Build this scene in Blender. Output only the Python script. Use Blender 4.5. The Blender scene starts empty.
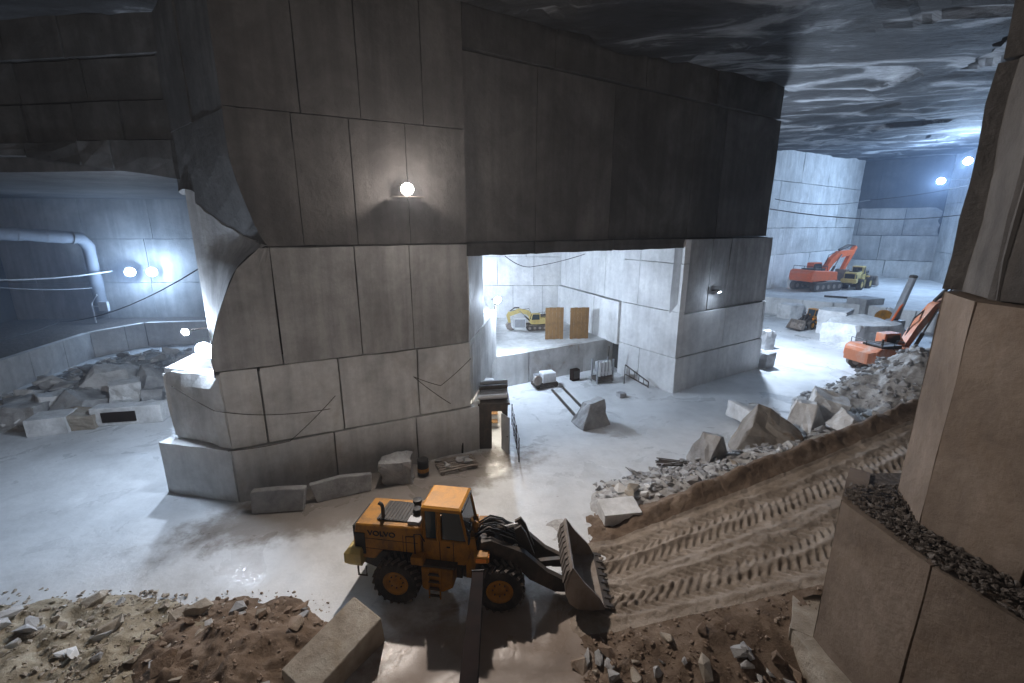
import bpy, bmesh, math, random
import numpy as np
from mathutils import Vector, Matrix

# ------------------------------------------------------------------ camera, world, exposure
scene = bpy.context.scene
COL = scene.collection
F = 455.0
PITCH = math.radians(14.3)
CAM_H = 13.0
cam_data = bpy.data.cameras.new('camera')
cam_data.sensor_width = 36.0
cam_data.lens = F / 1024.0 * 36.0
cam_data.clip_end = 400
cam = bpy.data.objects.new('camera', cam_data)
COL.objects.link(cam)
cam.location = (0, 0, CAM_H)
cam.rotation_euler = (math.pi / 2 - PITCH, 0, 0)
scene.camera = cam

world = bpy.data.worlds.new('world')
scene.world = world
world.use_nodes = True
world.node_tree.nodes['Background'].inputs[0].default_value = (0.55, 0.56, 0.6, 1)
world.node_tree.nodes['Background'].inputs[1].default_value = 0.075

vs = scene.view_settings
vs.view_transform = 'Standard'
vs.look = 'None'
vs.gamma = 1.0
vs.use_curve_mapping = False
vs.exposure = 0.22

COOL = (0.66, 0.80, 1.0)
COLD = (0.42, 0.64, 1.0)
WARM = (1.0, 0.90, 0.82)


def point_light(name, loc, power, col, radius=0.2, spot=None, aim=None, blend=0.4):
    ld = bpy.data.lights.new(name, 'SPOT' if spot else 'POINT')
    ld.energy = power
    ld.color = col
    ld.shadow_soft_size = radius
    o = bpy.data.objects.new(name, ld)
    COL.objects.link(o)
    o.location = loc
    if spot:
        ld.spot_size = math.radians(spot)
        ld.spot_blend = blend
        d = Vector(aim) - Vector(loc)
        o.rotation_euler = d.to_track_quat('-Z', 'Y').to_euler()
    return o


# ------------------------------------------------------------------ pixel helpers (a pixel gives a direction only)
def ray(x, y):
    a = (x - 512) / F
    b = (341.5 - y) / F
    return Vector((a, math.cos(PITCH) + b * math.sin(PITCH), -math.sin(PITCH) + b * math.cos(PITCH)))


def gz(x, y, z=0.0):
    r = ray(x, y)
    t = (z - CAM_H) / r.z
    return Vector((r.x * t, r.y * t, z))


def gd(x, y, Y):
    r = ray(x, y)
    t = Y / r.y
    return Vector((r.x * t, Y, CAM_H + r.z * t))


def on_plane(x, y, P0, P1):
    """pixel to the vertical plane through plan points P0, P1"""
    r = ray(x, y)
    dx, dy = P1[0] - P0[0], P1[1] - P0[1]
    n = (dy, -dx)
    t = (n[0] * P0[0] + n[1] * P0[1]) / (n[0] * r.x + n[1] * r.y)
    return Vector((r.x * t, r.y * t, CAM_H + r.z * t))


def depth_of(p):
    return p[1] * math.cos(PITCH) - (p[2] - CAM_H) * math.sin(PITCH)


# ------------------------------------------------------------------ lamps of the place, and added fills out of view
C0 = (-17.3, 20.4)
C1 = (-13.2, 19.47)
C2 = (-1.95, 25.05)
R0 = (12.82, 34.3)
R1 = (23.33, 41.21)
FACE_LAMP = on_plane(403, 190, C1, C2) + Vector((0.35, -0.65, 0))
LEDGE_LAMP = gd(206, 350, 20.3)
LEDGE_SMALL = Vector((-17.6, 23.9, 7.45))
LEFT_LAMPS = [gd(130, 272, 52.0), gd(152, 272, 52.4)]
NICHE_LAMP = gd(497, 300, 34.9)
PILLAR_LAMP = on_plane(714, 291, R0, R1) + Vector((0.25, -0.45, 0))
FAR_LAMPS = [gd(941, 181, 78.0), gd(968, 161, 70.0)]

point_light('light_face', FACE_LAMP + Vector((0.10, -0.2, 0.0)), 7800, WARM, 0.15, 172, FACE_LAMP + Vector((3.0, -6, -1.6)), 0.3)
point_light('light_face_spill', FACE_LAMP + Vector((0.2, -0.4, 0.1)), 450, WARM, 0.2)
point_light('light_ledge', LEDGE_LAMP + Vector((0.0, -0.3, 0.12)), 1300, COOL, 0.12)
point_light('light_ledge_small', LEDGE_SMALL + Vector((-0.55, 0.05, 0.1)), 2200, COOL, 0.12)
for i, L in enumerate(LEFT_LAMPS):
    point_light('light_left', L + Vector((0.6, -0.9, 0)), 1500, COLD, 0.3)
point_light('light_niche', NICHE_LAMP + Vector((0.35, 0.1, 0.05)), 4300, COOL, 0.25)
point_light('light_pillar', PILLAR_LAMP + Vector((0.05, -0.12, 0.0)), 160, COOL, 0.1)
point_light('light_far', FAR_LAMPS[0] + Vector((-0.5, -0.5, -0.2)), 9500, COLD, 0.4)
point_light('light_far', FAR_LAMPS[1] + Vector((-0.5, -0.3, -0.2)), 8000, COLD, 0.4)
# added light, unseen behind the right pillar, brightening the white yard
point_light('light_yard', (25.0, 46.5, 10.0), 13000, COOL, 0.4)
# added light hidden behind the jamb, brightening the back of the niche
point_light('light_niche_back', (-4.0, 46.0, 8.0), 2300, COOL, 0.4)
# added soft fill behind the camera, lifting the front faces
point_light('light_near', (4.0, -28.0, 17.0), 10500, WARM, 2.0)

# ------------------------------------------------------------------ numpy noise
def _hash(ix, iy, iz, seed):
    h = (ix.astype(np.int64) * 374761393 + iy.astype(np.int64) * 668265263 + iz.astype(np.int64) * 2147483647 + seed * 1274126177) & 0xFFFFFFFF
    h = ((h ^ (h >> 13)) * 1274126177) & 0xFFFFFFFF
    h = (h ^ (h >> 16)) & 0xFFFF
    return h / 65535.0


def vnoise(x, y, z=0.0, seed=0):
    x = np.asarray(x, float); y = np.asarray(y, float)
    z = np.zeros_like(x) + z
    ix, iy, iz = np.floor(x), np.floor(y), np.floor(z)
    fx, fy, fz = x - ix, y - iy, z - iz
    fx = fx * fx * (3 - 2 * fx); fy = fy * fy * (3 - 2 * fy); fz = fz * fz * (3 - 2 * fz)
    r = 0
    for a in (0, 1):
        for b in (0, 1):
            for c in (0, 1):
                w = (fx if a else 1 - fx) * (fy if b else 1 - fy) * (fz if c else 1 - fz)
                r = r + w * _hash(ix + a, iy + b, iz + c, seed)
    return r * 2 - 1


def fbm(x, y, z=0.0, seed=0, octv=4, lac=2.0, gain=0.5):
    s, amp, fr = 0, 1.0, 1.0
    for k in range(octv):
        s = s + amp * vnoise(np.asarray(x) * fr, np.asarray(y) * fr, np.asarray(z) * fr, seed + k * 17)
        amp *= gain; fr *= lac
    return s


def sstep(a, b, x):
    t = np.clip((np.asarray(x, float) - a) / (b - a), 0, 1)
    return t * t * (3 - 2 * t)


rng = random.Random(7)

# ------------------------------------------------------------------ materials
MATS = {}


def base_mat(name, rough=0.7, metallic=0.0, spec=0.4):
    m = bpy.data.materials.new(name)
    m.use_nodes = True
    nt = m.node_tree
    b = nt.nodes['Principled BSDF']
    b.inputs['Roughness'].default_value = rough
    b.inputs['Metallic'].default_value = metallic
    b.inputs['Specular IOR Level'].default_value = spec
    MATS[name] = m
    return m, nt, b


def ramp_node(nt, fac, stops):
    r = nt.nodes.new('ShaderNodeValToRGB')
    el = r.color_ramp.elements
    while len(el) < len(stops):
        el.new(0.5)
    for e, (p, c) in zip(el, stops):
        e.position = p
        e.color = (c[0], c[1], c[2], 1)
    nt.links.new(fac, r.inputs[0])
    return r


def pos_map(nt, scale):
    g = nt.nodes.new('ShaderNodeNewGeometry')
    m = nt.nodes.new('ShaderNodeMapping')
    m.inputs['Scale'].default_value = scale
    nt.links.new(g.outputs['Position'], m.inputs[0])
    return m.outputs[0]


def obj_map(nt, scale):
    g = nt.nodes.new('ShaderNodeTexCoord')
    m = nt.nodes.new('ShaderNodeMapping')
    m.inputs['Scale'].default_value = scale
    nt.links.new(g.outputs['Object'], m.inputs[0])
    return m.outputs[0]


def noise_node(nt, vec, scale, detail=6, rough=0.55, dist=0.0):
    n = nt.nodes.new('ShaderNodeTexNoise')
    n.inputs['Scale'].default_value = scale
    n.inputs['Detail'].default_value = detail
    n.inputs['Roughness'].default_value = rough
    n.inputs['Distortion'].default_value = dist
    nt.links.new(vec, n.inputs['Vector'])
    return n.outputs['Fac']


def mixc(nt, fac, a, b, mode='MIX'):
    m = nt.nodes.new('ShaderNodeMix')
    m.data_type = 'RGBA'
    m.blend_type = mode
    for s, v in ((m.inputs[0], fac), (m.inputs[6], a), (m.inputs[7], b)):
        if hasattr(v, 'links') or isinstance(v, bpy.types.NodeSocket):
            nt.links.new(v, s)
        elif isinstance(v, (int, float)):
            s.default_value = v
        else:
            s.default_value = (v[0], v[1], v[2], 1)
    return m.outputs[2]


def bump(nt, b, height, strength, dist=0.1):
    n = nt.nodes.new('ShaderNodeBump')
    n.inputs['Strength'].default_value = strength
    n.inputs['Distance'].default_value = dist
    nt.links.new(height, n.inputs['Height'])
    nt.links.new(n.outputs[0], b.inputs['Normal'])


def stone_mat(name, dark, mid, light, scale=0.35, streak=0.35, rough=0.75, bstr=0.5, stain=None, stain_amt=0.0, lo=0.32, hi=0.68, space='pos'):
    m, nt, b = base_mat(name, rough, 0, 0.3)
    mp = pos_map if space == 'pos' else obj_map
    p = mp(nt, (1, 1, 1))
    n1 = noise_node(nt, p, scale, 8, 0.6, 0.4)
    c = ramp_node(nt, n1, [(lo, dark), ((lo + hi) / 2, mid), (hi, light)]).outputs[0]
    ps = mp(nt, (1, 1, 0.07))
    n2 = noise_node(nt, ps, scale * 5, 5, 0.6, 0.1)
    st = ramp_node(nt, n2, [(0.35, (0.62, 0.62, 0.63)), (0.6, (1, 1, 1))]).outputs[0]
    c = mixc(nt, streak, c, st, 'MULTIPLY')
    if stain is not None:
        n3 = noise_node(nt, mp(nt, (1, 1, 0.5)), scale * 1.7, 6, 0.65, 0.8)
        f = ramp_node(nt, n3, [(0.52, (0, 0, 0)), (0.7, (stain_amt,) * 3)]).outputs[0]
        c = mixc(nt, f, c, stain)
    n4 = noise_node(nt, p, 2.6, 10, 0.7)
    g = ramp_node(nt, n4, [(0.3, (0.78, 0.78, 0.78)), (0.6, (1.06, 1.06, 1.06))]).outputs[0]
    c = mixc(nt, 0.6, c, g, 'MULTIPLY')
    nt.links.new(c, b.inputs['Base Color'])
    bump(nt, b, n4, bstr, 0.12)
    return m


stone_mat('marble_pale', (0.42, 0.42, 0.415), (0.55, 0.55, 0.545), (0.66, 0.66, 0.65), 0.35, 0.5, 0.7, 0.35, (0.36, 0.33, 0.29), 0.5)
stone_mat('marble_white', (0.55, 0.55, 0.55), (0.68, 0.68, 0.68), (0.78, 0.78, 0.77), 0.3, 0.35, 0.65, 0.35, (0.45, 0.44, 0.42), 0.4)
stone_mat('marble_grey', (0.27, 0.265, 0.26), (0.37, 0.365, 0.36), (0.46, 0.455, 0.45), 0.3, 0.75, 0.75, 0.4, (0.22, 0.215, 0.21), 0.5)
stone_mat('marble_sooty', (0.035, 0.033, 0.032), (0.06, 0.057, 0.055), (0.1, 0.097, 0.095), 0.3, 0.8, 0.8, 0.5, (0.03, 0.028, 0.028), 0.5)  # soot, with the weak light on the upper walls put into the tone
stone_mat('marble_sooty_brown', (0.055, 0.051, 0.049), (0.092, 0.086, 0.083), (0.14, 0.132, 0.127), 0.25, 0.8, 0.8, 0.5, (0.05, 0.045, 0.043), 0.5)  # brownish soot tone that also carries the light's falloff up the wall
stone_mat('marble_tan', (0.13, 0.1, 0.078), (0.185, 0.145, 0.115), (0.24, 0.193, 0.157), 0.5, 0.25, 0.8, 0.45, (0.16, 0.115, 0.08), 0.45)
stone_mat('rock_white', (0.5, 0.5, 0.5), (0.66, 0.66, 0.66), (0.78, 0.78, 0.78), 0.9, 0.1, 0.75, 0.6, (0.42, 0.4, 0.37), 0.35)
stone_mat('rock_grey', (0.25, 0.25, 0.255), (0.36, 0.36, 0.365), (0.48, 0.48, 0.48), 0.9, 0.1, 0.75, 0.6, (0.3, 0.26, 0.22), 0.35)
stone_mat('rock_brown', (0.17, 0.12, 0.085), (0.27, 0.2, 0.15), (0.4, 0.34, 0.28), 0.8, 0.1, 0.85, 0.7, (0.22, 0.13, 0.07), 0.5)
stone_mat('rock_stained', (0.2, 0.18, 0.16), (0.3, 0.275, 0.25), (0.42, 0.4, 0.37), 0.5, 0.1, 0.8, 0.7, (0.17, 0.1, 0.05), 0.95, space='obj')
stone_mat('marble_stained', (0.34, 0.33, 0.32), (0.45, 0.44, 0.43), (0.56, 0.55, 0.54), 0.5, 0.2, 0.75, 0.4, (0.24, 0.17, 0.12), 0.8)
stone_mat('rock_pale_tan', (0.26, 0.22, 0.175), (0.36, 0.315, 0.26), (0.47, 0.43, 0.375), 0.8, 0.1, 0.85, 0.7, (0.3, 0.24, 0.16), 0.4)
stone_mat('joint_dark', (0.035, 0.033, 0.03), (0.05, 0.048, 0.045), (0.07, 0.067, 0.063), 0.6, 0.1, 0.9, 0.3)
stone_mat('gravel_dark', (0.05, 0.042, 0.036), (0.1, 0.085, 0.075), (0.19, 0.17, 0.155), 5.0, 0.0, 0.9, 1.0)
stone_mat('dirt', (0.11, 0.077, 0.055), (0.165, 0.117, 0.083), (0.25, 0.19, 0.145), 1.2, 0.0, 0.95, 1.0)
stone_mat('ramp_dirt', (0.2, 0.16, 0.125), (0.28, 0.23, 0.185), (0.36, 0.305, 0.255), 0.9, 0.0, 0.95, 0.9)
stone_mat('gravel_pale', (0.2, 0.165, 0.11), (0.31, 0.265, 0.195), (0.44, 0.4, 0.32), 2.2, 0.0, 0.95, 1.0)
stone_mat('gravel_grey', (0.28, 0.27, 0.26), (0.42, 0.41, 0.4), (0.58, 0.57, 0.55), 2.2, 0.0, 0.95, 1.0)


def floor_material():
    m, nt, b = base_mat('floor_slurry', 0.4, 0, 0.5)
    p = pos_map(nt, (1, 1, 1))
    n1 = noise_node(nt, p, 0.22, 8, 0.6, 0.5)
    n2 = noise_node(nt, p, 1.4, 10, 0.65)
    c = ramp_node(nt, n1, [(0.3, (0.5, 0.51, 0.52)), (0.5, (0.62, 0.63, 0.64)), (0.7, (0.7, 0.71, 0.72))]).outputs[0]
    g = ramp_node(nt, n2, [(0.33, (0.8, 0.8, 0.8)), (0.55, (1, 1, 1))]).outputs[0]
    c = mixc(nt, 0.55, c, g, 'MULTIPLY')
    # brown mud tracked in by the machines round the ramp foot
    geo = nt.nodes.new('ShaderNodeNewGeometry')
    def blob(cx, cy, rx, ry, rot, lo, hi):
        mm = nt.nodes.new('ShaderNodeMapping')
        mm.vector_type = 'TEXTURE'
        mm.inputs['Location'].default_value = (cx, cy, 0)
        mm.inputs['Rotation'].default_value = (0, 0, rot)
        mm.inputs['Scale'].default_value = (rx, ry, 1000)
        nt.links.new(geo.outputs['Position'], mm.inputs[0])
        l = nt.nodes.new('ShaderNodeVectorMath'); l.operation = 'LENGTH'
        nt.links.new(mm.outputs[0], l.inputs[0])
        a = nt.nodes.new('ShaderNodeMath'); a.operation = 'MULTIPLY_ADD'
        nt.links.new(n2, a.inputs[0]); a.inputs[1].default_value = 0.7
        nt.links.new(l.outputs['Value'], a.inputs[2])
        mr = nt.nodes.new('ShaderNodeMapRange')
        mr.interpolation_type = 'SMOOTHSTEP'
        nt.links.new(a.outputs[0], mr.inputs[0])
        mr.inputs[1].default_value = lo; mr.inputs[2].default_value = hi
        mr.inputs[3].default_value = 1; mr.inputs[4].default_value = 0
        return mr.outputs[0]
    mud1 = blob(0.8, 9.8, 6.6, 4.9, 0.03, 1.0, 1.5)
    mud_shade = blob(-6.5, 20.6, 9.5, 2.6, 0.46, 1.05, 1.45)  # mud along the pillar base, with the pillar's shadow painted into its colour
    mudc = ramp_node(nt, n1, [(0.35, (0.2, 0.155, 0.125)), (0.65, (0.32, 0.265, 0.225))]).outputs[0]
    mud_shade_col = ramp_node(nt, n1, [(0.35, (0.2, 0.175, 0.155)), (0.65, (0.29, 0.26, 0.235))]).outputs[0]
    c = mixc(nt, mud1, c, mudc)
    c = mixc(nt, mud_shade, c, mud_shade_col)
    nt.links.new(c, b.inputs['Base Color'])
    r = ramp_node(nt, noise_node(nt, p, 0.35, 6, 0.6, 0.6), [(0.36, (0.16,) * 3), (0.5, (0.45,) * 3), (0.62, (0.7,) * 3)]).outputs[0]
    nt.links.new(r, b.inputs['Roughness'])
    bump(nt, b, n2, 0.35, 0.12)


floor_material()


def ceiling_material():
    m, nt, b = base_mat('ceiling_rock', 0.75, 0, 0.3)
    # long spalled scars running one way through the soot
    mp = nt.nodes.new('ShaderNodeMapping')
    mp.inputs['Rotation'].default_value = (0, 0, math.radians(-20))
    mp.inputs['Scale'].default_value = (0.35, 1.0, 0.3)
    g = nt.nodes.new('ShaderNodeNewGeometry')
    nt.links.new(g.outputs['Position'], mp.inputs[0])
    n1 = noise_node(nt, mp.outputs[0], 0.32, 9, 0.6, 1.0)
    c = ramp_node(nt, n1, [(0.42, (0.022, 0.022, 0.024)), (0.52, (0.055, 0.057, 0.061)), (0.57, (0.2, 0.205, 0.215)), (0.68, (0.36, 0.37, 0.38))]).outputs[0]
    n2 = noise_node(nt, mp.outputs[0], 2.5, 10, 0.7)
    gg = ramp_node(nt, n2, [(0.35, (0.55,) * 3), (0.6, (1.05,) * 3)]).outputs[0]
    c = mixc(nt, 0.7, c, gg, 'MULTIPLY')
    nt.links.new(c, b.inputs['Base Color'])
    bump(nt, b, n2, 0.7, 0.25)


ceiling_material()


def paint_mat(name, col, dirt=(0.12, 0.085, 0.06), amount=0.5, rough=0.5, metallic=0.0, scale=1.8):
    m, nt, b = base_mat(name, rough, metallic, 0.4)
    p = obj_map(nt, (1, 1, 0.6))
    n = noise_node(nt, p, scale, 8, 0.65, 0.3)
    f = ramp_node(nt, n, [(0.45, (0, 0, 0)), (0.72, (amount,) * 3)]).outputs[0]
    c = mixc(nt, f, col, dirt)
    nt.links.new(c, b.inputs['Base Color'])
    bump(nt, b, n, 0.15, 0.03)
    if name == 'rust': b.inputs['Specular IOR Level'].default_value = 0.08
    return m


paint_mat('yellow_paint', (0.4, 0.172, 0.012), (0.1, 0.058, 0.025), 0.9)
paint_mat('yellow_roof', (0.6, 0.26, 0.02), (0.25, 0.13, 0.04), 0.6)  # same yellow made lighter, lamp light from above put into the roof colour
paint_mat('pale_yellow', (0.6, 0.46, 0.16), (0.3, 0.24, 0.15), 0.6)
paint_mat('orange_paint', (0.72, 0.13, 0.03), (0.3, 0.16, 0.1), 0.4)
paint_mat('dusty_orange', (0.5, 0.17, 0.08), (0.5, 0.42, 0.36), 0.9, scale=1.0)
paint_mat('rubber', (0.022, 0.021, 0.02), (0.13, 0.1, 0.08), 0.6, 0.85)
paint_mat('tread_mud', (0.1, 0.085, 0.075), (0.2, 0.16, 0.13), 0.8, 0.9)
paint_mat('dark_steel', (0.05, 0.043, 0.038), (0.13, 0.095, 0.07), 0.8, 0.6)
paint_mat('worn_steel', (0.3, 0.26, 0.23), (0.17, 0.12, 0.09), 0.8, 0.45, 0.3)
paint_mat('rust', (0.02, 0.012, 0.0095), (0.009, 0.007, 0.006), 0.8, 0.95)
paint_mat('black', (0.015, 0.015, 0.016), (0.05, 0.045, 0.04), 0.4, 0.6)
paint_mat('grey_metal', (0.3, 0.31, 0.33), (0.2, 0.18, 0.16), 0.6, 0.5, 0.2)
paint_mat('white_metal', (0.62, 0.63, 0.65), (0.35, 0.32, 0.3), 0.4, 0.5)
paint_mat('duct_cloth', (0.28, 0.3, 0.34), (0.18, 0.18, 0.2), 0.5, 0.8)
paint_mat('chrome', (0.6, 0.6, 0.6), (0.2, 0.17, 0.14), 0.3, 0.25, 0.9)
paint_mat('plywood', (0.22, 0.12, 0.045), (0.12, 0.068, 0.03), 0.8, 0.7, scale=3)
paint_mat('lens_orange', (0.8, 0.25, 0.03), (0.4, 0.2, 0.05), 0.4, 0.3)
m, nt, b = base_mat('glass_dark', 0.08, 0, 0.6)
b.inputs['Base Color'].default_value = (0.03, 0.045, 0.055, 1)
m, nt, b = base_mat('cab_glass', 0.05, 0, 0.5)
b.inputs['Base Color'].default_value = (0.55, 0.65, 0.7, 1)
b.inputs['Transmission Weight'].default_value = 0.85
b.inputs['IOR'].default_value = 1.1


def emis(name, col, strength):
    m, nt, b = base_mat(name, 0.5)
    b.inputs['Base Color'].default_value = (0.8, 0.8, 0.8, 1)
    b.inputs['Emission Color'].default_value = (col[0], col[1], col[2], 1)
    b.inputs['Emission Strength'].default_value = strength


emis('lamp_warm', (1, 0.95, 0.9), 40)
emis('lamp_cool', (0.85, 0.92, 1), 40)
emis('room_light', (1.0, 0.95, 0.85), 3.0)

# ------------------------------------------------------------------ object helpers
def link(o, parent=None):
    COL.objects.link(o)
    if parent is not None:
        o.parent = parent
    return o


def tag(o, label, cat, group=None, kind=None):
    if label: o['label'] = label
    if cat: o['category'] = cat
    if group: o['group'] = group
    if kind: o['kind'] = kind
    return o


def empty(name, loc, rz=0.0, sc=1.0):
    o = bpy.data.objects.new(name, None)
    COL.objects.link(o)
    o.empty_display_size = 0.2
    o.location = loc
    o.rotation_euler = (0, 0, rz)
    o.scale = (sc, sc, sc)
    return o


def mesh_obj(name, verts, faces, mat, parent=None, smooth=False):
    me = bpy.data.meshes.new(name)
    me.from_pydata([tuple(v) for v in verts], [], [tuple(f) for f in faces])
    me.update()
    if mat:
        me.materials.append(MATS[mat])
    if smooth:
        me.polygons.foreach_set('use_smooth', [True] * len(me.polygons))
    return link(bpy.data.objects.new(name, me), parent)


class MB:
    """collects solids, then links them as one mesh object"""
    def __init__(s):
        s.v, s.f = [], []

    def add(s, verts, faces):
        o = len(s.v)
        s.v += [tuple(v) for v in verts]
        s.f += [tuple(i + o for i in f) for f in faces]
        return s

    def box(s, c, d, rot=None, taper=(1, 1)):
        vs_ = []
        for z in (-1, 1):
            tx, ty = (1, 1) if z < 0 else taper
            for x, y in ((-1, -1), (1, -1), (1, 1), (-1, 1)):
                vs_.append(Vector((x * d[0] / 2 * tx, y * d[1] / 2 * ty, z * d[2] / 2)))
        if rot is not None:
            M = rot if isinstance(rot, Matrix) else Matrix.Rotation(rot[1], 3, rot[0])
            vs_ = [M @ v for v in vs_]
        vs_ = [v + Vector(c) for v in vs_]
        return s.add(vs_, [(3, 2, 1, 0), (4, 5, 6, 7), (0, 1, 5, 4), (1, 2, 6, 5), (2, 3, 7, 6), (3, 0, 4, 7)])

    def prism(s, prof, y0, y1, inset=0.0):
        """profile of (x, z) points extruded along y"""
        n = len(prof)
        cx = sum(p[0] for p in prof) / n; cz = sum(p[1] for p in prof) / n
        ar = sum(prof[i][0] * prof[(i + 1) % n][1] - prof[(i + 1) % n][0] * prof[i][1] for i in range(n))
        if ar < 0: prof = prof[::-1]
        A = [(x, y0, z) for x, z in prof]
        B = [(x, y1, z) for x, z in prof]
        fs = [tuple(range(n)), tuple(range(2 * n - 1, n - 1, -1))]
        for i in range(n):
            j = (i + 1) % n
            fs.append((j, i, i + n, j + n))
        return s.add(A + B, fs)

    def tube(s, pts, r, n=8, cap=True):
        pts = [Vector(p) for p in pts]
        rs = r if isinstance(r, (list, tuple)) else [r] * len(pts)
        vs_, fs = [], []
        up0 = None
        for i, p in enumerate(pts):
            t = (pts[min(i + 1, len(pts) - 1)] - pts[max(i - 1, 0)]).normalized()
            a = Vector((0, 0, 1)) if abs(t.z) < 0.95 else Vector((1, 0, 0))
            u = t.cross(a).normalized(); w = t.cross(u)
            for k in range(n):
                an = 2 * math.pi * k / n
                vs_.append(p + (u * math.cos(an) + w * math.sin(an)) * rs[i])
        for i in range(len(pts) - 1):
            for k in range(n):
                k2 = (k + 1) % n
                fs.append((i * n + k, i * n + k2, (i + 1) * n + k2, (i + 1) * n + k))
        if cap:
            fs.append(tuple(range(n - 1, -1, -1)))
            fs.append(tuple((len(pts) - 1) * n + k for k in range(n)))
        return s.add(vs_, fs)

    def lathe(s, prof, c, axis='y', n=24):
        """profile of (radius, along) turned round an axis through c"""
        vs_, fs = [], []
        m = len(prof)
        for k in range(n):
            a = 2 * math.pi * k / n
            for r, t in prof:
                if axis == 'y':
                    vs_.append((c[0] + r * math.cos(a), c[1] + t, c[2] + r * math.sin(a)))
                elif axis == 'z':
                    vs_.append((c[0] + r * math.cos(a), c[1] + r * math.sin(a), c[2] + t))
                else:
                    vs_.append((c[0] + t, c[1] + r * math.cos(a), c[2] + r * math.sin(a)))
        for k in range(n):
            k2 = (k + 1) % n
            for i in range(m - 1):
                fs.append((k * m + i, k * m + i + 1, k2 * m + i + 1, k2 * m + i))
        return s.add(vs_, fs)

    def hull(s, pts):
        bm = bmesh.new()
        for p in pts: bm.verts.new(p)
        r = bmesh.ops.convex_hull(bm, input=bm.verts)
        bmesh.ops.delete(bm, geom=[e for e in r['geom_interior'] if isinstance(e, bmesh.types.BMVert)], context='VERTS')
        bm.verts.index_update()
        s.add([v.co.copy() for v in bm.verts], [[v.index for v in f.verts] for f in bm.faces])
        bm.free()
        return s

    def build(s, name, mat, parent=None, smooth=False, bevel=0.0):
        o = mesh_obj(name, s.v, s.f, mat, parent, smooth)
        bm = bmesh.new(); bm.from_mesh(o.data)
        bmesh.ops.recalc_face_normals(bm, faces=bm.faces)
        if bevel:
            bmesh.ops.bevel(bm, geom=[e for e in bm.edges if e.is_manifold and e.calc_face_angle(0) > 0.5], offset=bevel, segments=1, affect='EDGES', clamp_overlap=True)
        bm.to_mesh(o.data); bm.free()
        return o


def copy_tree(o, parent=None):
    c = o.copy()
    COL.objects.link(c)
    c.parent = parent
    for ch in o.children:
        copy_tree(ch, c)
    return c


SEED = [100]


def slab(parent, fn, nu, nv, th, mat, gap=0.05, rough=0.05, chip=0.06, name='marble_panel'):
    """a quarried panel: patch fn(u, v) (u rightwards, v up, seen from outside), thickened inwards"""
    SEED[0] += 1
    gap *= 0.3; chip *= 0.3; rough *= 0.4
    sd = SEED[0]
    r = random.Random(sd)
    P = lambda u, v: Vector(fn(u, v))
    c00, c10, c01 = P(0.02, 0.5), P(0.98, 0.5), P(0.5, 0.02)
    c11 = P(0.5, 0.98)
    du = c10 - c00; dv = c11 - c01
    n = du.cross(dv).normalized()
    lu, lv = max(du.length, 0.1), max(dv.length, 0.1)
    gu, gv_ = min(0.4, gap / lu), min(0.4, gap / lv)
    out = r.uniform(-0.5, 1.0) * rough
    verts = []
    for j in range(nv + 1):
        for i in range(nu + 1):
            u, v = i / nu, j / nv
            edge = i in (0, nu) or j in (0, nv)
            cu = gu + r.uniform(0, chip) / lu * (i in (0, nu)); cv = gv_ + r.uniform(0, chip) / lv * (j in (0, nv))
            uu = u * (1 - 2 * gu) + gu
            vv = v * (1 - 2 * gv_) + gv_
            if i == 0: uu += cu - gu
            if i == nu: uu -= cu - gu
            if j == 0: vv += cv - gv_
            if j == nv: vv -= cv - gv_
            p = P(uu, vv)
            d = out + r.uniform(-1, 1) * rough * 0.5 - (r.uniform(0, chip) if edge else 0)
            verts.append(p + n * d)
    W = nu + 1
    faces = []
    for j in range(nv):
        for i in range(nu):
            faces.append((j * W + i, j * W + i + 1, (j + 1) * W + i + 1, (j + 1) * W + i))
    per = [i for i in range(W)] + [j * W + nu for j in range(1, nv + 1)] + [nv * W + i for i in range(nu - 1, -1, -1)] + [j * W for j in range(nv - 1, 0, -1)]
    b0 = len(verts)
    for k in per: verts.append(verts[k] - n * th)
    m = len(per)
    for k in range(m):
        k2 = (k + 1) % m
        faces.append((per[k2], per[k], b0 + k, b0 + k2))
    faces.append(tuple(b0 + k for k in range(m - 1, -1, -1)))
    return mesh_obj(name, verts, faces, mat, parent)


def lerp2(A, B, t):
    return (A[0] + (B[0] - A[0]) * t, A[1] + (B[1] - A[1]) * t)


def run(parent, A, B, z0, z1, cuts, mat, off=0.0, th=0.5, rough=0.05, chip=0.06, gap=0.04, dz0=0.0, dz1=0.0, cell=1.3):
    """a course of panels along the plan line A -> B (A on the left seen from outside); cuts are fractions"""
    L = math.hypot(B[0] - A[0], B[1] - A[1])
    nx, ny = (B[1] - A[1]) / L, -(B[0] - A[0]) / L
    A = (A[0] + nx * off, A[1] + ny * off); B = (B[0] + nx * off, B[1] + ny * off)
    ts = [0] + list(cuts) + [1]
    for i in range(len(ts) - 1):
        a, b = lerp2(A, B, ts[i]), lerp2(A, B, ts[i + 1])
        t0, t1 = ts[i], ts[i + 1]
        def fn(u, v, a=a, b=b, t0=t0, t1=t1):
            t = t0 + (t1 - t0) * u
            zz0 = z0 + dz0 * t; zz1 = z1 + dz1 * t
            x, y = lerp2(a, b, u)
            return (x, y, zz0 + (zz1 - zz0) * v)
        mm = mat if isinstance(mat, str) else mat[i % len(mat)]
        w = L * (ts[i + 1] - ts[i])
        slab(parent, fn, max(2, min(10, int(w / cell))), max(2, min(6, int((z1 - z0) / cell))), th, mm, gap, rough, chip)


def cuts_of(n, seed, jit=0.25):
    r = random.Random(seed)
    return [(i + r.uniform(-jit, jit)) / n for i in range(1, n)]


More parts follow.
